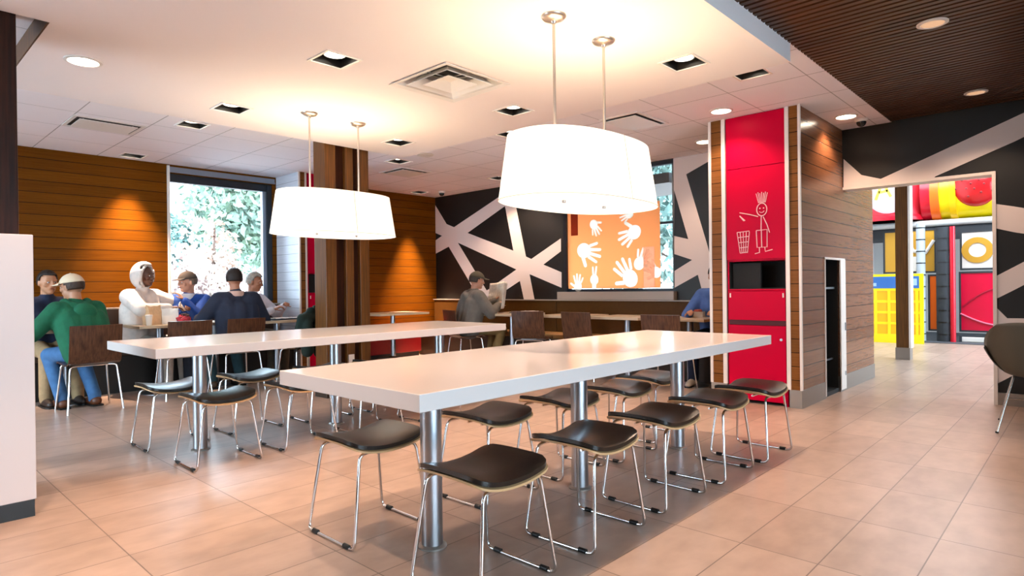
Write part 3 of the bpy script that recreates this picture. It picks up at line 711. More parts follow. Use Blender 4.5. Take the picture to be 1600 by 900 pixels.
NA = [(1.652, 1.685), (2.285, 1.675), (2.897, 1.68), (3.505, 1.668), (4.075, 1.645)]
NB = [(1.655, 2.44), (2.36, 2.37), (2.965, 2.36), (3.50, 2.31), (4.06, 2.40)]
FA = [(1.655, 4.135), (2.24, 4.17), (2.85, 4.20), (3.45, 4.17)]
FB = [(1.61, 4.86), (2.21, 4.92), (2.82, 4.86), (3.41, 4.85)]
st0 = make_stool(); first = True
for pts, txt in ((NA, 'on the aisle side of the nearer white table, '), (NB, 'on the window side of the nearer white table, '),
                 (FA, 'on the camera side of the window-side white table, '), (FB, 'on the far side of the window-side white table, ')):
    for i, (x, y) in enumerate(pts):
        o = st0 if first else copy_tree(st0); first = False
        o.location = (x, y, 0); o.rotation_euler = (0, 0, [0.0, .02, -.02, .015, -.01][i])
        o['label'] = 'black stool ' + txt + od[i].replace(', by the red station', '')

# ------------------------------------------------------------------ dining chairs (sitter faces local +y)
def make_chair():
    t = thing('dining_chair', 'x', 'chair', (0, 0, 0), 0, 'walnut shell dining chairs')
    W = 0.42
    prof = [(0.205, 0.438), (0.185, 0.452), (0.10, 0.446), (-0.08, 0.436), (-0.150, 0.440), (-0.188, 0.462), (-0.206, 0.50), (-0.222, 0.60), (-0.238, 0.70), (-0.252, 0.80)]
    def strip(name, pts):
        vs = []; n = len(pts)
        for k, (y, z) in enumerate(pts):
            a = Vector(pts[max(k - 1, 0)]); b = Vector(pts[min(k + 1, n - 1)]); d = (b - a).normalized(); nx, nz = -d.y * .0055, d.x * .0055
            curve = 0.012 if z > .5 else 0.0
            for s in (-1, -.5, 0, .5, 1):
                off = -curve * (1 - s * s)
                vs.append((s * W / 2, y + nx + off, z + nz))
            for s in (-1, -.5, 0, .5, 1):
                off = -curve * (1 - s * s)
                vs.append((s * W / 2, y - nx + off, z - nz))
        fs = []
        for k in range(n - 1):
            a, b = k * 10, k * 10 + 10
            for i in range(4): fs += [(a + i, a + i + 1, b + i + 1, b + i), (a + 5 + i, b + 5 + i, b + 6 + i, a + 6 + i)]
            fs += [(a, b, b + 5, a + 5), (a + 4, a + 9, b + 9, b + 4)]
        fs += [tuple(range(0, 5)) + tuple(range(9, 4, -1)), tuple(range((n - 1) * 10, (n - 1) * 10 + 5))[::-1] + tuple(range((n - 1) * 10 + 5, (n - 1) * 10 + 10))]
        return MB().add(vs, fs).build(name, M_CHAIRWOOD, t, smooth=True)
    strip('seat', prof[:6]); strip('backrest', prof[5:])
    for sx in (-1, 1):
        for sy in (-1, 1):
            MB().tube([(sx * .12, sy * .135, .427), (sx * .185, sy * .150, .425), (sx * .222, sy * .205, .002)], .0095, .045, n=10).build('leg', M_CHROME, t, smooth=True)
    for sy in (-1, 1): MB().tube([(-.12, sy * .135, .427), (.12, sy * .135, .427)], .009, n=8).build('seat_rail', M_CHROME, t, smooth=True)
    return t
CH = [((1.575, 6.885), 0.03, 'walnut dining chair under the person in the green hoodie'),
      ((2.42, 6.92), -0.04, 'empty walnut dining chair facing the person in the white hood'),
      ((2.97, 6.90), 0.05, 'walnut dining chair under the person in the navy jacket'),
      ((3.66, 6.70), 0.10, 'walnut dining chair with the dark green coat, beside the grooved pillar'),
      ((5.90, 6.33), -PI / 2 - .32, 'walnut dining chair under the newspaper reader'),
      ((6.10, 5.27), -PI / 2 + .42, 'empty dining chair at the reader\'s table, turned edge-on'),
      ((6.12, 4.42), -PI / 2, 'empty dining chair at the small table under the hand-print window'),
      ((5.98, 3.27), -PI / 2 + .12, 'empty dining chair at the table of the person in blue')]
ch0 = make_chair()
for i, ((x, y), r, l) in enumerate(CH):
    o = ch0 if i == 0 else copy_tree(ch0)
    o.location = (x, y, 0); o.rotation_euler = (0, 0, r); o['label'] = l

# ------------------------------------------------------------------ small tables
def cafe_table(x, y, sx, sy, label, m=None):
    t = thing('cafe_table', label, 'table', (x, y, 0), 0, 'small square cafe tables')
    MB().box(-sx / 2, sx / 2, -sy / 2, sy / 2, .715, .745).build('tabletop', m or M_TABLE2, t, bevel=.003)
    MB().cyl((0, 0, .02), (0, 0, .715), .036, n=24).build('post', M_STEEL, t, smooth=True)
    MB().lathe([(.195, 0), (.195, .008), (.06, .024), (.04, .03)], n=36).build('base', M_STEEL, t, smooth=True)
    MB().box(-.12, .12, -.12, .12, .705, .715).build('top_plate', M_STEEL, t)
    return t
cafe_table(1.50, 7.45, .6, .55, 'cafe table between the person in green and the person in navy')
cafe_table(2.36, 7.42, .56, .55, 'cafe table with food bags before the person in the white hood')
cafe_table(2.98, 7.50, .5, .5, 'cafe table between the navy jacket and the blue jacket')
cafe_table(3.60, 7.22, .56, .6, 'cafe table with a tray, beside the grey-haired person')
cafe_table(5.62, 7.62, .9, .62, 'wide cafe table against the spotlit wood wall')
cafe_table(6.36, 5.88, .64, .66, 'cafe table with a tray, at the newspaper reader')
cafe_table(6.36, 4.82, .62, .66, 'empty cafe table beneath the hand-print window')
cafe_table(6.36, 4.02, .62, .66, 'empty cafe table nearer the column, by the bench')
cafe_table(6.38, 3.24, .56, .6, 'cafe table with a food carton beside the column')

# ------------------------------------------------------------------ benches
t = thing('booth_bench', 'long olive brown bench along the black wall under the hand prints', 'bench', (7.0, 5.5, 0))
for y0, y1 in ((-2.75, 0.05), (0.055, 2.72)):
    MB().box(-.07, .06, y0, y1, .46, .905).build('backrest', M_BENCH, t, bevel=.012)
MB().box(-.08, .07, -2.76, 2.73, .905, .918).build('top_cap', M_SILL, t)
MB().box(-.45, -.07, -2.75, 2.72, .40, .465).build('seat', mat('tan_bench_seat', '#a9824f', 0.45), t, bevel=.012)
MB().box(-.40, .05, -2.74, 2.71, 0, .40).build('base', M_DARKBENCH, t)
t = thing('booth_bench', 'long dark brown bench under the window along the wood wall', 'bench', (1.6, 8.15, 0))
MB().box(-2.6, 2.52, .03, .15, .46, .905).build('backrest', M_DARKBENCH, t, bevel=.012)
MB().box(-2.61, 2.53, .02, .16, .905, .922).build('top_cap', M_SILL, t)
MB().box(-2.6, 2.52, -.45, .03, .40, .465).build('seat', M_DARKBENCH, t, bevel=.012)
MB().box(-2.6, 2.5, -.40, .14, 0, .40).build('base', mat('dark_plinth', '#171009', 0.6), t)
t = thing('red_bench', 'low deep red bench below the wide cafe table by the wood wall', 'bench', (5.75, 8.08, 0))
MB().box(-.62, .62, -.20, .2, .10, .40).build('base', M_DEEPRED, t, bevel=.01)
MB().box(-.64, .64, -.22, .22, .40, .46).build('seat', M_DEEPRED, t, bevel=.015)
MB().box(-.6, .6, -.16, .18, 0, .10).build('plinth', M_BLACK, t)
# ------------------------------------------------------------------ people
def remesh(mb, name, m, parent, vox=0.008, smooth=4):
    me = bpy.data.meshes.new('tmp'); me.from_pydata(mb.v, [], mb.f); me.update()
    bm = bmesh.new(); bm.from_mesh(me); bmesh.ops.recalc_face_normals(bm, faces=bm.faces); bm.to_mesh(me); bm.free()
    o = bpy.data.objects.new('tmp', me); COL.objects.link(o)
    r = o.modifiers.new('r', 'REMESH'); r.mode = 'VOXEL'; r.voxel_size = vox
    if smooth: q = o.modifiers.new('s', 'SMOOTH'); q.factor = 0.5; q.iterations = smooth
    dg = bpy.context.evaluated_depsgraph_get(); dg.update()
    out = bpy.data.meshes.new_from_object(o.evaluated_get(dg)); out.name = name
    bpy.data.objects.remove(o); bpy.data.meshes.remove(me)
    for p in out.polygons: p.use_smooth = True
    out.materials.clear(); out.materials.append(m)
    ob = bpy.data.objects.new(name, out); COL.objects.link(ob)
    if parent is not None: ob.parent = parent
    return ob
def ik(a, b, l1, l2, pole):
    a, b = Vector(a), Vector(b); d = b - a; L = min(d.length, (l1 + l2) * .995); d.normalize(); b = a + d * L
    x = (l1 * l1 - l2 * l2 + L * L) / (2 * L); h = math.sqrt(max(0, l1 * l1 - x * x))
    p = Vector(pole); p = (p - d * p.dot(d)).normalized()
    return a + d * x + p * h, b
def hand(mb, wr, f, n, side, curl=0.5):
    """palm, four unequal bent fingers and a thumb; f forward, n palm-facing normal, side = +1/-1 thumb side"""
    f = Vector(f).normalized(); n = Vector(n); n = (n - f * n.dot(f)).normalized(); s = f.cross(n).normalized() * side
    for k in (-1.2, -.4, .4, 1.2): mb.rc(wr + f * .012 + s * k * .012, wr + f * .082 + s * k * .019, .014, .012, 10)
    for k, ln in ((1.2, .040), (.4, .046), (-.4, .043), (-1.2, .034)):
        p = wr + f * .084 + s * k * .0195
        d1 = (f * math.cos(curl * .7) + n * math.sin(curl * .7) + s * k * .05).normalized(); d2 = (f * math.cos(curl * 1.7) + n * math.sin(curl * 1.7)).normalized()
        q = p + d1 * ln; mb.rc(p, q, .0088, .0078, 8); mb.rc(q, q + d2 * ln * .85, .0078, .0066, 8)
    p = wr + f * .025 + s * .026; d1 = (s * .75 + f * .6 + n * .35).normalized(); q = p + d1 * .042
    mb.rc(p, q, .0115, .0092, 8); mb.rc(q, q + (f * .85 + s * .2 + n * .4).normalized() * .032, .009, .0075, 8)

def person(label, loc, rz, seat=.45, lean=.2, side=0.0, twist=0.0, hy=0.0, hp=0.0, hr=(.18, .38, .80), hl=(-.18, .38, .80), poleR=(.6, -.5, -.6), poleL=(-.6, -.5, -.6),
           kneeR=(.14, .44), kneeL=(-.14, .44), footR=(.14, .40), footL=(-.14, .40), sc=1.0, skin='#b98466', top='#2b4a3a', pants='#3b5578', shoes='#4a2c1c', hair='#2a1c14',
           wear=(), bulk=1.0, curl=.6, topname='jacket', cap=None, capback=False, collar=None, vest=None):
    t = thing('person', label, 'person', (loc[0], loc[1], 0), rz)
    Hh = Vector((0, 0, seat + .095))
    sp = Vector((math.sin(side), math.sin(lean) * math.cos(side), math.cos(lean) * math.cos(side))).normalized()
    ri = (Matrix.Rotation(twist, 3, 'Z') @ Vector((1, 0, 0))); ri = (ri - sp * ri.dot(sp) * .6).normalized()
    fwv = Vector((-ri.y, ri.x, 0))
    ch = Hh + sp * .30 * sc; nb = Hh + sp * .475 * sc; shR = Hh + sp * .43 * sc + ri * .175 * sc; shL = Hh + sp * .43 * sc - ri * .175 * sc
    hc = nb + sp * .055 + fwv * .035 + Vector((0, 0, .125))
    Rh = Matrix.Rotation(hy, 3, 'Z') @ Matrix.Rotation(hp, 3, 'X')
    g = lambda x, y, z: hc + Rh @ Vector((x, y, z))
    M_SKIN = mat('skin_' + skin.strip('#'), skin, .5, noise=.05, nscale=25)
    b = MB()
    # legs, hips
    hipR, hipL = Hh + Vector((.085, .02, -.01)), Hh + Vector((-.085, .02, -.01))
    legs = []
    for hip, kn, ft in ((hipR, kneeR, footR), (hipL, kneeL, footL)):
        K = Vector((kn[0], kn[1], seat + (.055 if len(kn) < 3 else kn[2]))); A = Vector((ft[0], ft[1], .095)); legs.append((hip, K, A))
        b.rc(hip, K, .066, .048); b.rc(K, A, .047, .036); b.rc(A + Vector((0, -.01, -.045)), A + Vector((0, .14, -.06)), .028, .024)
    b.rc(Hh + Vector((-.06, 0, 0)), Hh + Vector((.06, 0, 0)), .095)
    for s in (-1, 1): b.rc(Hh + ri * s * .05, ch + ri * s * .065, .085, .095); b.rc(ch + ri * s * .06, nb + ri * s * .09 - sp * .05, .095, .055)
    b.rc(nb - sp * .03, g(0, -.015, -.05), .055, .052)
    # head with a face
    b.ell(hc + Rh @ Vector((0, -.008, .018)), (.075, .094, .098), Rh, 20, 14); b.ell(g(0, .022, -.045), (.060, .070, .070), Rh); b.ell(g(0, .062, -.088), (.030, .028, .022), Rh)
    b.rc(g(-.04, .074, .030), g(.04, .074, .030), .013); b.rc(g(0, .088, .022), g(0, .106, -.020), .009, .013); b.ell(g(.012, .098, -.024), (.010, .010, .008), Rh); b.ell(g(-.012, .098, -.024), (.010, .010, .008), Rh)
    b.rc(g(-.020, .082, -.052), g(.020, .082, -.052), .010)
    for s in (-1, 1): b.ell(g(s * .045, .062, -.018), (.024, .022, .024), Rh); b.ell(g(s * .077, -.006, -.004), (.010, .022, .034), Rh)
    arms = []
    for sh, ht, po, s in ((shR, hr, poleR, 1), (shL, hl, poleL, -1)):
        el, wr = ik(sh, ht, .285 * sc, .25 * sc, po); arms.append((sh, el, wr))
        f = (wr - el).normalized()
        b.rc(sh, el, .044, .037); b.rc(el, wr, .037, .026); hand(b, wr, f, (-s * .5, .1, -.8), -s * 1.0, curl)
    body = remesh(b, 'body', M_SKIN, t, .0065, 3)
    me_ = MB()
    for s in (-1, 1):
        ey = MB().ell(g(s * .031, .083, .008), (.012, .007, .008), Rh, 10, 8).build('eye', mat('eye_white', '#d8d2cc', .25), body, smooth=True)
        MB().ell(g(s * .031, .0885, .008), (.0055, .003, .0058), Rh, 8, 6).build('iris', mat('iris', '#21140d', .2), ey, smooth=True)
    MB().ell(g(0, .0915, -.053), (.022, .005, .0065), Rh, 12, 6).build('mouth', mat('lips_' + skin.strip('#'), tuple(v * m_ for v, m_ in zip(S(skin), (.75, .5, .5))), .5), body, smooth=True)
    # trousers and shoes
    p = MB(); p.rc(Hh + Vector((-.075, -.005, .0)), Hh + Vector((.075, -.005, .0)), .118)
    for hip, K, A in legs: p.rc(hip, K, .090, .070); p.rc(K, A + Vector((0, 0, .0)), .070, .056); p.rc(A + Vector((0, .0, .02)), A + Vector((0, .012, -.028)), .056, .054)
    remesh(p, 'trousers', mat('cloth_' + pants.strip('#'), pants, .9, noise=.18, nscale=14, bump=.25, bscale=45), t, .011, 5)
    for hip, K, A in legs:
        q = MB(); q.rc(A + Vector((0, -.03, -.045)), A + Vector((0, .02, -.045)), .047, .047); q.rc(A + Vector((0, .02, -.048)), A + Vector((.0, .165, -.060)), .045, .033)
        sh_ = remesh(q, 'shoe', mat('leather_' + shoes.strip('#'), shoes, .5), t, .010, 3)
        MB().prism([(-.046, -.075), (.046, -.075), (.05, .06), (.044, .16), (.02, .20), (-.02, .20), (-.044, .16), (-.05, .06)], lambda u, v, z: (A.x + u, A.y + v, z), .002, .016).build('sole', M_BLACK, sh_)
    # jacket / hoodie
    M_TOP = mat('cloth_' + top.strip('#'), top, .9, noise=.15, nscale=11, bump=.35, bscale=32)
    j = MB()
    for s in (-1, 1):
        j.rc(Hh + ri * s * .075 * bulk + Vector((0, -.01, -.005)), ch + ri * s * .085 * bulk, .122 * bulk, .128 * bulk)
        j.rc(ch + ri * s * .075 * bulk, Hh + sp * .415 * sc + ri * s * .12 * sc, .128 * bulk, .090 * bulk); j.rc(nb - sp * .03, Hh + sp * .43 * sc + ri * s * .165 * sc, .072, .078 * bulk)
    j.rc(Hh + Vector((0, -.02, 0)), ch - fwv * .02, .115 * bulk, .125 * bulk)
    j.rc(nb - sp * .03 - fwv * .01, nb + sp * .022 + fwv * .005, .078, .070)
    for sh, el, wr in arms:
        d = (wr - el); j.rc(sh, el, .078 * bulk, .064 * bulk); j.rc(el, el + d * .93, .062 * bulk, .044 * bulk); j.ell(el + (el - sh).normalized() * .01, (.062 * bulk,) * 3)
    jk = remesh(j, topname, M_TOP, t, .011, 5)
    for sh, el, wr in arms:
        d = (wr - el); q = MB(); q.cyl(el + d * .88, el + d * .955, .046 * bulk, .040 * bulk, 18); q.build('cuff', M_TOP, jk, bevel=.006, smooth=True)
    if collar:
        q = MB(); q.lathe([(.082, -.035), (.092, -.01), (.082, .035), (.066, .035), (.070, -.02)], n=24)
        q.v = [tuple(nb + sp * .012 + Vector(v)) for v in q.v]
        q.build('collar', mat('cloth_' + collar.strip('#'), collar, .85), jk, smooth=True)
    if 'hood_down' in wear:
        q = MB()
        for k in range(9):
            a = PI * (0.02 + .96 * k / 8); c1 = nb + ri * math.cos(a) * .10 - fwv * math.sin(a) * .095 + Vector((0, 0, .02 - .045 * math.sin(a))); q.ell(c1, (.048, .048, .055))
        q.ell(nb - fwv * .125 - sp * .075, (.105, .055, .095)); remesh(q, 'hood', M_TOP, jk, .010, 5)
    def shell(name, m, rad, keep, off=(0, 0, 0), th=.008, nu=28, nv=20, par=None):
        q = MB().ell((0, 0, 0), rad, None, nu, nv); bm = bmesh.new(); vs = [bm.verts.new(v) for v in q.v]
        for f in q.f:
            c = sum((Vector(q.v[i]) for i in f), Vector()) / len(f)
            if keep(c): bm.faces.new([vs[i] for i in f])
        bmesh.ops.delete(bm, geom=[v for v in bm.verts if not v.link_faces], context='VERTS')
        for v in bm.verts: v.co = hc + Rh @ (v.co + Vector(off))
        me = bpy.data.meshes.new(name); bm.to_mesh(me); bm.free(); me.materials.append(m)
        for pl_ in me.polygons: pl_.use_smooth = True
        o = bpy.data.objects.new(name, me); COL.objects.link(o); o.parent = par or t
        md = o.modifiers.new('solid', 'SOLIDIFY'); md.thickness = th; md.offset = 1; return o
    if hair:
        M_H = mat('hair_' + hair.strip('#'), hair, .6, noise=.3, nscale=40, bump=.5, bscale=90)
        shell('hair', M_H, (.080, .100, .104), lambda c: (c.z > .052 + .10 * max(0, c.y) * 6 * .1 if c.y > .02 else c.z > -.045 - .25 * min(0, c.y + .02) * 0 if c.y < -.01 else c.z > .0), (0, -.008, .018), .010)
    if 'hood_up' in wear:
        hd = shell('hood', M_TOP, (.108, .122, .142), lambda c: not (c.y > .030 and abs(c.x) < .092 and -.125 < c.z < .112) and c.z > -.135, (0, -.014, .008), .018)
        q = MB(); q.tube([g(.093 * math.cos(a), .022 + .012 * math.sin(a), .004 + .122 * math.sin(a)) for a in [2 * PI * i / 28 for i in range(29)]], .015, n=8); q.build('hood_trim', M_TOP, hd, smooth=True)
    if cap:
        M_C = mat('cap_' + cap.strip('#'), cap, .85)
        cp = shell('cap', M_C, (.088, .107, .105), lambda c: c.z > .022, (0, -.006, .022), .006)
        q = MB(); n_ = 14; vs = []
        for lay in (0, 1):
            for i in range(n_ + 1):
                a = PI * i / n_; x = .082 * math.cos(a)
                vs.append(g(x, .060 + .0 * lay, .052 - .3 * x * x + lay * .006)); vs.append(g(x * .95, .070 + .105 * math.sin(a), .040 - 1.6 * x * x + lay * .006))
        L = 2 * (n_ + 1); fs = []
        for i in range(n_):
            a = 2 * i; fs += [(a, a + 1, a + 3, a + 2), (L + a, L + a + 2, L + a + 3, L + a + 1), (a + 1, L + a + 1, L + a + 3, a + 3), (a, a + 2, L + a + 2, L + a)]
        q.add(vs, fs).build('cap_brim', M_C, cp, smooth=True)
        MB().ell(g(0, -.006, .133), (.008, .008, .005)).build('cap_button', M_C, cp, smooth=True)
    t['skel'] = 1; del t['skel']
    return t, hc
DEG = math.radians
person('person in a green hoodie and beige cap, bent over the table', (1.575, 6.90), .18, .45, .42, -.05, .1, .55, -.15, hr=(.12, .46, .80), hl=(-.30, .40, .79), kneeR=(.10, .42), kneeL=(-.16, .43),
       footR=(.12, .16), footL=(-.13, .24), skin='#b07c5e', top='#0e5a3c', pants='#3d6590', shoes='#5a3018', hair='#3a2416', cap='#d8c2a4', wear=('hood_down',), bulk=1.12, topname='hoodie')
person('dark-haired person in a navy jacket on the bench by the half wall', (1.42, 7.86), PI + .05, .46, .12, 0, 0, .2, -.1, hr=(.2, .36, .78), hl=(-.15, .4, .78), kneeR=(.10, .46), kneeL=(-.16, .47),
       footR=(.12, .48), footL=(-.14, .50), skin='#c08a68', top='#16203a', pants='#a08460', shoes='#2a1a12', hair='#241811', bulk=1.05)
person('person in a white hoodie with the hood up, unpacking food', (2.29, 7.84), PI + .62, .46, .05, 0, 0, .05, -.05, hr=(.10, .44, .92), hl=(-.22, .42, .93), kneeR=(.12, .42), kneeL=(-.16, .40), footR=(.12, .42), footL=(-.14, .44),
       sc=1.14, skin='#5c3826', top='#d9cec5', pants='#b9aea2', shoes='#3a3a3a', hair=None, wear=('hood_up',), bulk=1.2, topname='hoodie', poleR=(.9, -.2, -.2), poleL=(-.9, -.2, -.2))
person('person in a blue jacket and dark cap with a pale brim', (2.84, 7.84), PI - .75, .46, .10, 0, 0, -.70, -.12, hr=(.2, .38, .78), hl=(-.05, .30, 1.0), kneeR=(.14, .40), kneeL=(-.14, .40),
       skin='#bd8a70', top='#12408e', pants='#2b2f3a', shoes='#222222', hair='#6a5a4c', cap='#4a4038', bulk=1.1, collar='#dcd8da')
person('person in a dark navy jacket with pale collar, back to the communal tables', (3.01, 6.93), .05, .45, .10, 0, -.1, -.5, -.1, hr=(.28, .36, .80), hl=(-.28, .36, .80), kneeR=(.15, .42), kneeL=(-.15, .42), footR=(.16, .30), footL=(-.16, .30),
       sc=1.07, skin='#b5795c', top='#1c2336', pants='#2d4a52', shoes='#3a2a1c', hair='#20140e', bulk=1.14, collar='#c8a292')
person('grey-haired person in a pale grey jacket holding a dark cup', (3.52, 7.80), PI + .55, .46, .10, 0, 0, .25, -.25, hr=(.06, .38, .86), hl=(-.16, .40, .90), kneeR=(.12, .42), kneeL=(-.14, .42),
       skin='#a4694a', top='#cfcad0', pants='#4a4034', shoes='#2a2420', hair='#8f867a', bulk=1.05, curl=.9)
person('person in a grey hoodie reading a newspaper, back turned', (5.96, 6.36), -PI / 2 - .35, .45, .22, 0, .0, -.15, -.18, hr=(.20, .40, .86), hl=(-.04, .46, .92), kneeR=(.17, .46), kneeL=(-.12, .46), footR=(.18, .30), footL=(-.12, .40),
       skin='#bf8a70', top='#6a645c', pants='#8c7448', shoes='#2a2420', hair='#3a2a1e', cap='#4a4232', wear=('hood_down',), bulk=1.26, sc=1.03, topname='hoodie')
person('person in a blue shirt mostly hidden by the wood column', (6.80, 3.09), PI / 2 + .1, .46, .12, 0, 0, 0, -.1, hr=(.2, .40, .80), hl=(-.14, .40, .80), kneeR=(.15, .42), kneeL=(-.16, .42), footR=(.15, .42), footL=(-.16, .44),
       skin='#b47a5c', top='#4a6ba8', pants='#27304a', shoes='#d8cfc4', hair='#2a1c14', bulk=1.1, topname='shirt')

# dark green coat hung over the chair by the pillar
q = MB()
q.rc((-.13, -.25, .80), (.13, -.25, .80), .055); q.rc((-.19, -.27, .78), (.19, -.27, .78), .06, .06)
for s in (-1, 1): q.rc((s * .15, -.31, .74), (s * .17, -.33, .42), .055, .07); q.rc((s * .19, -.26, .78), (s * .25, -.22, .50), .05, .045)
q.rc((0, -.31, .72), (0, -.33, .40), .06, .08); q.rc((-.08, -.26, .86), (.08, -.26, .88), .045, .04); q.rc((-.1, -.18, .75), (-.08, -.17, .55), .03, .04); q.rc((.1, -.18, .75), (.1, -.17, .52), .03, .04)
coat = thing('coat', 'dark green coat hung over a chair back beside the grooved pillar', 'coat', (3.66, 6.70, 0), .10)
ct = remesh(q, 'coat_body', mat('coat_cloth', '#10231c', .9, noise=.2, nscale=10, bump=.4, bscale=25), coat, .012, 4)
MB().tube([(-.06, -.29, .905), (0, -.315, .915), (.06, -.29, .925)], .018, n=8).build('coat_collar', mat('coat_collar', '#243a30', .9), coat, smooth=True)

# ------------------------------------------------------------------ what lies on the tables
M_PAPER = mat('paper', '#ece5da', .8)
def paper_bag(x, y, z, rz, label, m, h=.22):
    t = thing('paper_bag', label, 'food bag', (x, y, z), rz)
    vs = []
    for k, (zz, a, b_) in enumerate(((0, .075, .05), (h * .55, .078, .05), (h * .85, .076, .035), (h, .08, .026))):
        for i in range(16):
            s_ = i / 4; e = int(s_); f = s_ - e; c = [(-1, -1), (1, -1), (1, 1), (-1, 1)]; p0, p1 = c[e], c[(e + 1) % 4]
            vs.append(((p0[0] + (p1[0] - p0[0]) * f) * a + random.uniform(-.004, .004), (p0[1] + (p1[1] - p0[1]) * f) * b_ + random.uniform(-.004, .004), zz + (random.uniform(-.012, .012) if k == 3 else 0)))
    fs = [(k * 16 + i, k * 16 + (i + 1) % 16, k * 16 + 16 + (i + 1) % 16, k * 16 + 16 + i) for k in range(3) for i in range(16)] + [tuple(range(16))[::-1]]
    MB().add(vs, fs).build('bag', m, t, solid=.002)
    return t
M_BAG = mat('tan_bag', '#dcb58a', .8, noise=.08)
paper_bag(2.27, 7.36, .746, .4, 'tan paper food bag on the table before the white hood', M_BAG, .20)
paper_bag(2.44, 7.34, .746, -.3, 'white paper food bag beside the red wrapped food', M_PAPER, .17)
t = thing('food_wrapper', 'crumpled red food wrapper at the edge of the cafe table', 'food', (2.55, 7.26, .746))
q = MB().ell((0, 0, .05), (.075, .055, .05), None, 18, 12); q.v = [(v[0] + random.uniform(-.01, .01), v[1] + random.uniform(-.01, .01), max(0, v[2] + random.uniform(-.01, .01))) for v in q.v]
q.build('wrapper', mat('red_wrapper', '#b8283a', .5, noise=.4, nscale=30), t)
q = MB().ell((.01, 0, .085), (.05, .04, .03), None, 12, 8); q.v = [(v[0] + random.uniform(-.008, .008), v[1] + random.uniform(-.008, .008), v[2] + random.uniform(-.006, .006)) for v in q.v]
q.build('napkin', mat('dark_wrapper', '#3a2018', .7), t)
def cup(x, y, z, label, m, lidm, r=.036, h=.12):
    t = thing('drink_cup', label, 'cup', (x, y, z))
    MB().lathe([(r * .75, 0), (r, h), (r * .96, h), (r * .72, .004)], n=24).build('cup', m, t, smooth=True)
    MB().lathe([(r * 1.06, h - .004), (r * 1.06, h + .006), (r * .9, h + .012), (.001, h + .012)], n=24).build('lid', lidm, t, smooth=True)
cup(3.46, 7.30, .746, 'dark drink cup at the hands of the grey-haired person', mat('navy_cup', '#1c2244', .4), M_BLACK)
cup(2.20, 7.24, .746, 'white drink cup next to the tan food bag', M_PAPER, M_WHITETRIM, .034, .10)
def tray(x, y, z, rz, label, m):
    t = thing('food_tray', label, 'tray', (x, y, z), rz)
    MB().box(-.20, .20, -.14, .14, 0, .006).box(-.21, -.195, -.15, .15, .0, .018).box(.195, .21, -.15, .15, 0, .018).box(-.195, .195, -.15, -.135, 0, .018).box(-.195, .195, .135, .15, 0, .018).build('tray', m, t)
    q = MB().sheet(lambda u, v: ((u - .5) * .33, (v - .5) * .23, .012 + .010 * abs(math.sin(u * 9 + v * 5))), 14, 10); q.build('paper_liner', M_PAPER, t, solid=.002)
M_TRAY = mat('brown_tray', '#4a3426', .5)
tray(6.48, 5.72, .746, .2, 'tray with a crumpled paper liner at the newspaper reader', M_TRAY)
tray(3.66, 7.14, .746, .1, 'tray with paper liner on the table beside the dark green coat', mat('slate_tray', '#3a4450', .5))
t = thing('food_carton', 'white food carton with red food before the person in blue', 'food', (6.58, 3.24, .746), .2)
MB().box(-.09, .09, -.07, .07, 0, .006).box(-.09, -.084, -.07, .07, .006, .06).box(.084, .09, -.07, .07, .006, .06).box(-.084, .084, -.07, -.064, .006, .06).box(-.084, .084, .064, .07, .006, .06).build('carton', M_PAPER, t)
for k in range(4): MB().ell((-.05 + .033 * k, .01 * (-1) ** k, .055), (.028, .03, .03)).build('fried_piece', mat('red_food', '#b04a38', .6, noise=.3), t, smooth=True)
# newspaper
def news_mat():
    k = NT('newsprint', .85); sp = k.sep()
    ln = k.math('LESS_THAN', k.math('FRACT', k.math('MULTIPLY', sp[2], 62.0)), .45)
    colg = k.math('GREATER_THAN', k.math('FRACT', k.math('MULTIPLY', sp[0], 11.0)), .14)
    nz = k.math('GREATER_THAN', k.noise(k.mapping((40, 40, 6)), 4, 3), .46)
    k.color(k.mix(k.math('MULTIPLY', k.math('MULTIPLY', ln, colg), k.math('MULTIPLY', nz, .55)), S('#efe6d6'), S('#54504c')))
    return k.m
M_NEWS = news_mat()
t = thing('newspaper', 'open newspaper held up by the person in the grey hoodie', 'newspaper', (6.335, 6.08, .79), -PI / 2 - .45)
for s in (-1, 1):
    MB().sheet(lambda u, v, s=s: (s * .29 * u, .05 * s * 0 - .10 * u * u + .05 * v + .02 * math.sin(u * 3), .02 + .38 * v - (.03 * u if v > .5 else 0)), 12, 12).build('page', M_NEWS, t, solid=.003, smooth=True)
MB().sheet(lambda u, v: (.02 + .22 * u, .03 - .08 * u * u + .05 * v, .03 + .34 * v), 10, 10).build('inner_page', M_NEWS, t, solid=.002, smooth=True)

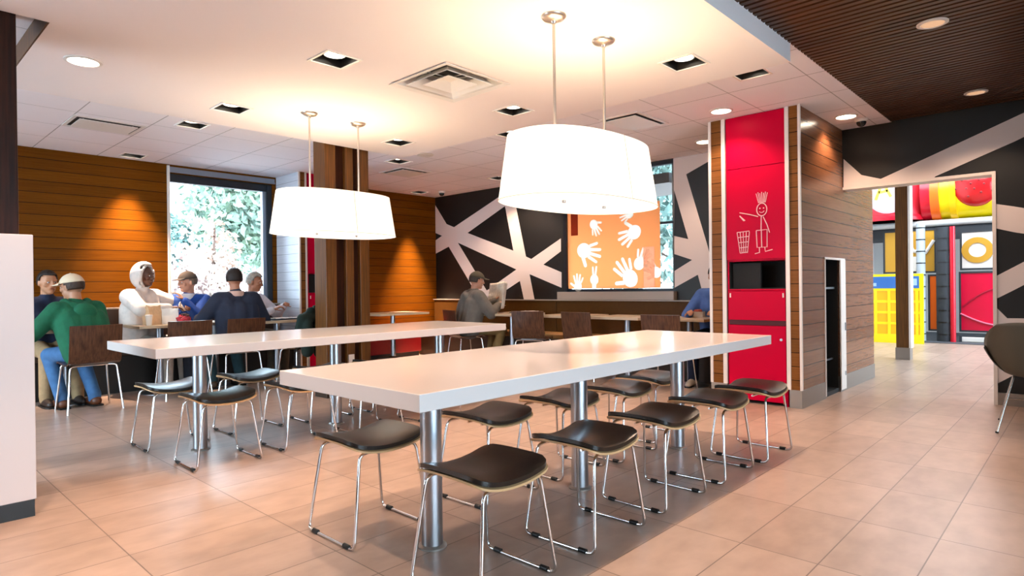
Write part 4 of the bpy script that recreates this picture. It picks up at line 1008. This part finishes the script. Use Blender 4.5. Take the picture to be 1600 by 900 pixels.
# ------------------------------------------------------------------ hand print film on the window
t = thing('window_poster', 'orange translucent window film covered with pale hand prints', 'poster', (7.084, 4.73, 1.62))
M_FILM = film_mat('orange_film', '#ffc294', .85); M_PRINT = film_mat('pale_print', '#fffaf2', .85); M_BROWNFILM = film_mat('brown_film', '#b4563c'); M_PINKFILM = film_mat('pink_film', '#fcc9ae', .85)
film = MB().box(0, .003, -.742, .735, -.55, .555).build('film', M_FILM, t)
def streak(name, m, *bx):
    q = MB()
    for b_ in bx: q.box(-.0022, .0042, *b_)
    o = q.build(name, m, t); bo = film.modifiers.new('cut', 'BOOLEAN'); bo.operation = 'DIFFERENCE'; bo.solver = 'EXACT'; bo.object = o
streak('brown_streak', M_BROWNFILM, (.54, .66, .20, .556))
streak('pink_streak', M_PINKFILM, (-.66, -.50, -.551, -.02))
def hand_print(y, z, ty, tz, s, flip, fingers=5, arm=0.0):
    """flat print at (y,z) with its middle finger pointing towards (ty,tz)"""
    a = math.atan2(tz - z, ty - y); m = MB(); y0, z0 = y - 4.73, z - 1.62
    def put(u, v): return (math.cos(a) * u - math.sin(a) * v * flip, math.sin(a) * u + math.cos(a) * v * flip)
    depth = [-.0025]
    def poly(P):
        depth[0] -= .0002
        m.prism([put(u * s, v * s) for u, v in P][::1 if flip > 0 else -1], lambda u, v, q: (q, y0 + u, z0 + v), depth[0], .0045 - depth[0] * .2)
    poly([(.055 * math.cos(k * PI / 10) * 1.0, .050 * math.sin(k * PI / 10)) for k in range(20)])
    def finger(bu, bv, ang, ln, w):
        c, s_ = math.cos(ang), math.sin(ang); P = []
        for u, v in ((0, -w), (ln, -w * .9), (ln + w * .7, -w * .45), (ln + w * .7, w * .45), (ln, w * .9), (0, w)): P.append((bu + c * u - s_ * v, bv + s_ * u + c * v))
        poly(P)
    F = [(.040, -.036, -.42, .062, .0100), (.050, -.013, -.13, .078, .0110), (.050, .012, .10, .084, .0112), (.042, .034, .36, .074, .0108), (.0, .045, 1.05, .060, .0130)]
    for k in (range(5) if fingers == 5 else (1, 2)): finger(*F[k])
    if arm: poly([(-.03, -.028), (-.03, .028), (-.03 - arm, .022), (-.03 - arm, -.022)])
    hp_ = m.build('hand_print', M_PRINT, t)
    bo = film.modifiers.new('cut', 'BOOLEAN'); bo.operation = 'DIFFERENCE'; bo.solver = 'EXACT'; bo.use_self = True; bo.object = hp_
hand_print(5.17, 1.60, 4.95, 1.56, 2.1, 1, 5, 0.0); hand_print(5.00, 1.95, 4.93, 1.80, 1.25, -1); hand_print(4.36, 1.80, 4.62, 1.66, 1.85, 1); hand_print(4.43, 1.20, 4.60, 1.45, 2.2, -1)
hand_print(4.29, 1.39, 4.20, 1.56, 1.6, 1); hand_print(5.00, 1.19, 4.99, 1.40, 1.35, 1, 2, .06); hand_print(5.28, 1.10, 5.27, 1.25, 1.3, -1, 5, .0); hand_print(4.05, 1.27, 4.16, 1.36, 1.4, -1); hand_print(4.43, 2.04, 4.56, 1.99, 1.1, 1)

# ------------------------------------------------------------------ shell chair at the opening
t = thing('shell_chair', 'olive grey moulded shell chair on thin chrome rods by the black wall', 'chair', (6.03, 0.345, 0), PI / 2 + .06)
M_SHELL = mat('olive_shell', '#4d473a', .55)
def shellfn(u, v):
    # v 0..1 from the front lip over the seat and up the back; u from wing to wing
    a = (u - .5) * 2
    if v < .5:
        q = v / .5; y = -.30 + .44 * q; zc = .475 - .075 * math.sin(q * PI * .62); w_ = .20 + .075 * math.sin(q * PI / 2); ze = .505 + .11 * q ** 1.3
    else:
        q = (v - .5) / .5; y = .14 + .15 * q ** .7; zc = .405 + .40 * q ** 1.25; w_ = .275 - .075 * q ** 2; ze = .615 + .17 * q ** .8
        ze = max(ze, zc - .03); y -= .14 * abs(a) ** 2.2 * (1 - q * .7)
    k = abs(a) ** 2.6
    return (math.copysign(w_ * abs(a) ** .8, a), y, zc + (ze - zc) * k)
MB().sheet(shellfn, 24, 30).build('seat_shell', M_SHELL, t, smooth=True, solid=.012)
for sx, sy in ((-1, -1), (1, -1), (1, 1), (-1, 1)):
    MB().tube([(sx * .10, sy * .09, .415), (sx * .20, sy * .28, .004)], .0075, n=10).build('leg', M_CHROME, t, smooth=True)
for a, b in (((-.170, -.224), (-.170, .224)), ((.170, -.224), (.170, .224)), ((-.155, -.196), (.155, -.196))):
    MB().tube([(a[0], a[1], .125 if abs(a[0]) > .16 else .19), (b[0], b[1], .125 if abs(a[0]) > .16 else .19)], .005, n=8).build('brace', M_CHROME, t, smooth=True)
for sx, sy in ((-1, -1), (1, -1), (1, 1), (-1, 1)):
    MB().cyl((sx * .20, sy * .28, .0), (sx * .198, sy * .278, .012), .011, n=12).build('foot_cap', M_BLACK, t)
# ------------------------------------------------------------------ play hall
XP = 14.2
M_YEL = mat('yellow_plastic', '#f6dd08', .3); M_DYEL = mat('deep_yellow_panel', '#f0b400', .35); M_PRED = mat('play_red', '#d0142c', .28); M_PINKRED = mat('play_magenta', '#e4003c', .35)
M_ORANGE = mat('play_orange', '#f26a1a', .35); M_MUST = mat('mustard', '#c9962a', .5); M_GREYPAD = mat('grey_padding', '#6f7884', .7, bump=.1, bscale=30); M_DARKPAD = mat('dark_padding', '#2e3238', .7)
M_PWHITE = mat('play_white', '#ece6df', .5); M_LTGREY = mat('deck_edge', '#c9c9c8', .5); M_BLUE = mat('play_blue', '#2f66ad', .45)
t = thing('play_wall', 'yellow play panel with a grid of square windows beyond the opening', 'play panel', (13.2, 2.72, 0))
MB().box(0, .06, -.49, .50, 0, .16).box(0, .06, -.49, .50, .955, 1.26).box(0, .06, -.49, -.435, .16, .955).build('panel', M_YEL, t)
m = MB()
for k in range(5):
    y = .50 - .2175 * k; m.box(.0, .06, max(y - .045, -.435), min(y, .5), .16, .955)
for k in range(1, 4):
    z = .16 + .199 * k; m.box(.004, .056, -.435, .5, z - .022, z + .022)
m.build('grid', M_YEL, t)
MB().box(.012, .022, -.434, .455, .161, .954).build('back_panel', M_DYEL, t)
MB().box(-.006, 0, -.43, .46, 1.0, 1.215).build('picture_strip', M_BLUE, t)
MB().box(-.009, -.006, -.40, -.22, 1.05, 1.17).box(-.009, -.006, .24, .43, 1.04, 1.10).build('picture_patch', mat('pale_blue_patch', '#9fc0e4', .5), t)
t = thing('play_deck', 'upper deck of the play structure with padded grey edge', 'play structure', (XP + .5, 2.1, 2.2))
MB().box(-.45, .9, -1.3, 1.6, -.09, -.03).build('platform', M_DARKPAD, t)
MB().cyl((-.48, -1.3, .02), (-.48, 1.6, .02), .06, n=18).build('edge_tube', M_LTGREY, t, smooth=True)
MB().box(-.47, -.43, -1.3, 1.6, -.30, -.06).build('skirt', M_DARKPAD, t)
def ppost(y, x, r, z1, label, m, ties=True):
    t = thing('padded_post', label, 'play post', (x, y, 0.012)); MB().cyl((0, 0, 0), (0, 0, z1), r, n=20).build('pad', m, t, smooth=True)
    if ties:
        for k in range(int(z1 / .22)):
            MB().lathe([(r + .004, 0), (r + .004, .02)], (0, 0, .12 + .22 * k), n=20, close=False).build('tie', M_BLACK, t)
ppost(2.38, 13.9, .072, 2.2, 'light grey padded post beside the yellow play panel', mat('light_padding', '#aeb9c4', .7))
ppost(2.02, 13.95, .13, 2.1, 'dark grey padded post between the orange and magenta panels', M_DARKPAD)
ppost(1.885, 13.85, .042, 2.1, 'slim red post next to the magenta play panel', M_PRED, False)
ppost(3.30, 14.0, .06, 2.1, 'dark post behind the yellow play panel', M_DARKPAD)
ppost(1.20, 13.95, .07, 2.1, 'dark padded post at the far edge of the magenta panel', M_DARKPAD)
def ppanel(name, label, y0, y1, z0, z1, m, x=XP):
    t = thing(name, label, 'play panel', (x, (y0 + y1) / 2, (z0 + z1) / 2)); a, b = (y1 - y0) / 2, (z1 - z0) / 2
    MB().box(0, .03, -a, a, -b, b).build('panel', m, t, bevel=.006)
    MB().box(-.012, .036, -a - .02, -a + .012, -b - .02, b + .02).box(-.012, .036, a - .012, a + .02, -b - .02, b + .02).box(-.012, .036, -a + .012, a - .012, b - .012, b + .02).box(-.012, .036, -a + .012, a - .012, -b - .02, -b + .012).build('frame', M_DARKPAD, t)
    return t
t = ppanel('climbing_panel', 'magenta red play panel with a curved line', 1.24, 1.82, .2, 1.27, M_PINKRED)
m = MB(); m.tube([(-.012, .29 - .58 * k / 14, -.22 - .20 * math.sin(PI * k / 28)) for k in range(15)], .016, n=8); m.build('curved_line', mat('pink_line', '#f77a96', .5), t, smooth=True)
m = MB(); m.tube([(-.008, .26 - .55 * k / 14, -.10 + .34 * math.sin(PI * k / 28)) for k in range(15)], .014, n=8); m.build('curved_line', mat('deep_line', '#b00030', .5), t, smooth=True)
t = ppanel('climbing_panel', 'white play panel with a mustard ring', 1.24, 1.80, 1.34, 2.02, M_PWHITE)
MB().lathe([(.13, -.002), (.13, -.012), (.235, -.012), (.235, -.002)], n=40, close=False).build('ring', M_MUST, t)
t.children[-1].rotation_euler = (0, PI / 2, 0); t.children[-1].location = (-.002, .04, .0)
ppanel('climbing_panel', 'orange play panel behind the light grey post', 2.16, 2.30, .2, 1.23, M_ORANGE)
t = ppanel('climbing_panel', 'mustard play panel with pale curved shapes above the yellow panel', 2.20, 3.04, 1.30, 2.10, M_MUST)
m = MB(); m.tube([(-.012, -.04, .36), (-.012, -.04, .05), (-.012, -.10, -.02), (-.012, -.18, .05), (-.012, -.20, .30)], .03, .06, n=8); m.tube([(-.012, -.40, .20), (-.012, -.26, -.05)], .028, n=8); m.build('pale_shape', M_PWHITE, t, smooth=True)
m = MB(); m.lathe([(.001, -.01), (.09, -.01), (.09, .0)], n=24); o = m.build('pale_shape', M_PWHITE, t); o.rotation_euler = (0, -PI / 2, 0); o.location = (-.012, -.06, -.27)
MB().box(-.011, 0, -.22, .0, -.38, -.10).build('pale_patch', M_PWHITE, t)
# tubes on the deck
t = thing('play_tube', 'big red play tube with a pale round window and yellow letter', 'play tube', (14.45, 2.95, 2.78))
M_TUBEPINK = mat('tube_pink_red', '#e23a4a', .25)
MB().lathe([(.50, -.46), (.545, -.40), (.55, .0), (.545, .40), (.50, .46)], n=40).build('tube', M_TUBEPINK, t, smooth=True)
MB().lathe([(.57, -.47), (.58, -.42), (.57, -.37), (.54, -.37), (.54, -.47)], n=40).build('rim', M_PRED, t, smooth=True)
w_ = MB().lathe([(.36, .0), (.36, .02), (.34, .035), (.001, .05)], n=40); o = w_.build('round_window', mat('pale_window', '#e6c4d0', .2), t, smooth=True); o.rotation_euler = (0, -PI / 2, 0); o.location = (-.53, -.05, .02)
al = MB()
def bar(p0, p1, w=.05):
    d = (Vector((0, *p1)) - Vector((0, *p0))); L = d.length; d.normalize(); n = Vector((0, -d.z, d.y)); a = Vector((-.585, *p0)); q = []
    for x in (0, .012): q += [a + n * w / 2 + Vector((x, 0, 0)), a - n * w / 2 + Vector((x, 0, 0)), a - n * w / 2 + d * L + Vector((x, 0, 0)), a + n * w / 2 + d * L + Vector((x, 0, 0))]
    al.add(q, [(0, 1, 2, 3), (4, 7, 6, 5), (0, 4, 5, 1), (1, 5, 6, 2), (2, 6, 7, 3), (3, 7, 4, 0)])
bar((.16, -.06), (.04, .28)); bar((.04, .28), (-.10, -.02)); bar((.11, .08), (-.05, .10))
al.build('letter', mat('letter_yellow', '#f4d84a', .4), t)
t = thing('play_tube', 'yellow and orange play tube section with a red perforated bubble', 'play tube', (14.55, 1.75, 2.80))
MB().cyl((0, -.85, 0), (0, .10, 0), .56, n=48, caps=True).build('tube', M_YEL, t, smooth=True)
for y0, y1, r, m_ in ((.10, .20, .60, mat('tube_gold', '#f4c20c', .3)), (.20, .36, .55, M_YEL), (.36, .50, .58, M_ORANGE), (.50, .66, .54, M_PRED)):
    MB().cyl((0, y0, 0), (0, y1, 0), r, n=48).build('collar', m_, t, smooth=True)
bub = MB().ell((-.40, -.20, .06), (.30, .40, .40), None, 32, 20).build('bubble', mat('bubble_red', '#c81e22', .15), t, smooth=True)
m = MB()
for i in range(14):
    a = 2.39996 * i; r_ = .06 + .018 * i; dy, dz = r_ * math.cos(a), r_ * math.sin(a)
    if dy * dy + dz * dz > .1: continue
    x = -.40 - .30 * math.sqrt(max(0, 1 - (dy / .4) ** 2 - (dz / .4) ** 2)); c = Vector((x, -.20 + dy, .06 + dz)); m.ell(c, (.012, .02, .02), None, 10, 6)
m.build('air_hole', mat('bubble_hole', '#7a0c10', .5), bub)
t = thing('floor_bar', 'white metal base bar under the magenta play panel', 'play structure', (13.98, 1.52, .06))
MB().box(-.03, .03, -.28, .28, -.045, .04).build('bar', M_PWHITE, t, bevel=.008); MB().box(-.05, .05, -.33, -.28, -.048, .06).build('bracket', M_DARKPAD, t); MB().box(-.05, .05, .25, .29, -.048, .06).build('bracket', M_DARKPAD, t)

# ------------------------------------------------------------------ trees and shrubs outside
def leafy(n, centers, size, seed):
    r = np.random.default_rng(seed); vs = []; fs = []
    cs = np.array([c[:3] for c in centers]); rs = np.array([c[3] for c in centers]); wts = rs ** 2 / np.sum(rs ** 2)
    idx = r.choice(len(cs), n, p=wts); d = r.normal(size=(n, 3)); d /= np.linalg.norm(d, axis=1)[:, None]
    P = cs[idx] + d * (rs[idx] * r.uniform(.55, 1.05, n))[:, None]
    for p in P:
        a = r.normal(size=3); a /= np.linalg.norm(a); b = np.cross(a, r.normal(size=3)); b /= np.linalg.norm(b); s = size * r.uniform(.6, 1.4); o = len(vs)
        vs += [tuple(p - a * s), tuple(p + b * s * .55), tuple(p + a * s), tuple(p - b * s * .55)]; fs.append((o, o + 1, o + 2, o + 3))
    return MB().add(vs, fs)
def leaf_mat(name, c1, c2):
    k = NT(name, .6); n = k.noise(k.mapping((1, 1, 1)), 1.3, 3); k.color(k.ramp(n, [(.35, S(c1)), (.65, S(c2))])); k.b.inputs['Subsurface Weight'].default_value = 0
    return k.m
def tree(x, y, h, r, seed, label, m, n=5200, size=.16, trunk=True):
    t = thing('tree', label, 'tree', (x, y, -.2)); rr = random.Random(seed); cs = []
    for k in range(16):
        a = rr.uniform(0, 2 * PI); q = rr.uniform(0, .75) * r; cs.append((q * math.cos(a), q * math.sin(a), h * rr.uniform(.35, .92), r * rr.uniform(.32, .52)))
    tr = MB().cyl((0, 0, 0), (.1, 0, h * .55), .20, .10, 12)
    for k in range(6): tr.cyl((.06, 0, h * (.28 + .04 * k)), cs[k][:3], .07, .025, 8)
    tr.build('trunk', mat('bark', '#5a4a40', .9), t)
    leafy(n, cs, size, seed).build('foliage', m, t)
M_LEAF1 = leaf_mat('leaf_green', '#6b8174', '#91a58c'); M_LEAF2 = leaf_mat('leaf_blue_green', '#5f7d78', '#829a92'); M_LEAF3 = leaf_mat('leaf_pale', '#b09a94', '#cdb8b2'); M_LEAF4 = leaf_mat('leaf_autumn', '#9a8070', '#b89c8a')
tree(10.2, 20.0, 6.8, 2.9, 3, 'tall green tree filling the upper part of the window', M_LEAF1, 20000, .125)
tree(8.4, 25.6, 3.8, 1.9, 5, 'lower blue-green tree at the wood wall edge of the window', M_LEAF2, 12000, .13)
tree(6.9, 17.6, 3.4, 1.0, 8, 'small reddish autumn tree in the middle of the window', M_LEAF4, 1200, .10)
tree(14.6, 27.0, 7.0, 3.0, 9, 'pale green tree farthest from the wood wall', M_LEAF1, 5000, .16)
def shrub(x, y, r, h, seed, label, m, n=2600):
    t = thing('shrub', label, 'shrub', (x, y, -.2)); rr = random.Random(seed); cs = [(rr.uniform(-.6, .6) * r, rr.uniform(-.5, .5) * r, h * rr.uniform(.25, .75), r * rr.uniform(.35, .55)) for k in range(9)]
    st = MB()
    for k in range(6): st.cyl((0, 0, 0), cs[k][:3], .025, .01, 6)
    st.build('stem', mat('bark', '#5a4a40', .9), t); leafy(n, cs, .075, seed).build('foliage', m, t)
shrub(4.7, 13.2, 1.1, 2.5, 11, 'pale pink-white flowering shrub behind the white hood', M_LEAF3)
shrub(7.5, 14.4, 1.2, 2.7, 12, 'taller pale flowering shrub behind the navy jacket', M_LEAF3, 3000)
tree(14.5, 9.0, 5.5, 2.2, 21, 'green tree beyond the hand-print window', M_LEAF2, 3500, .16)
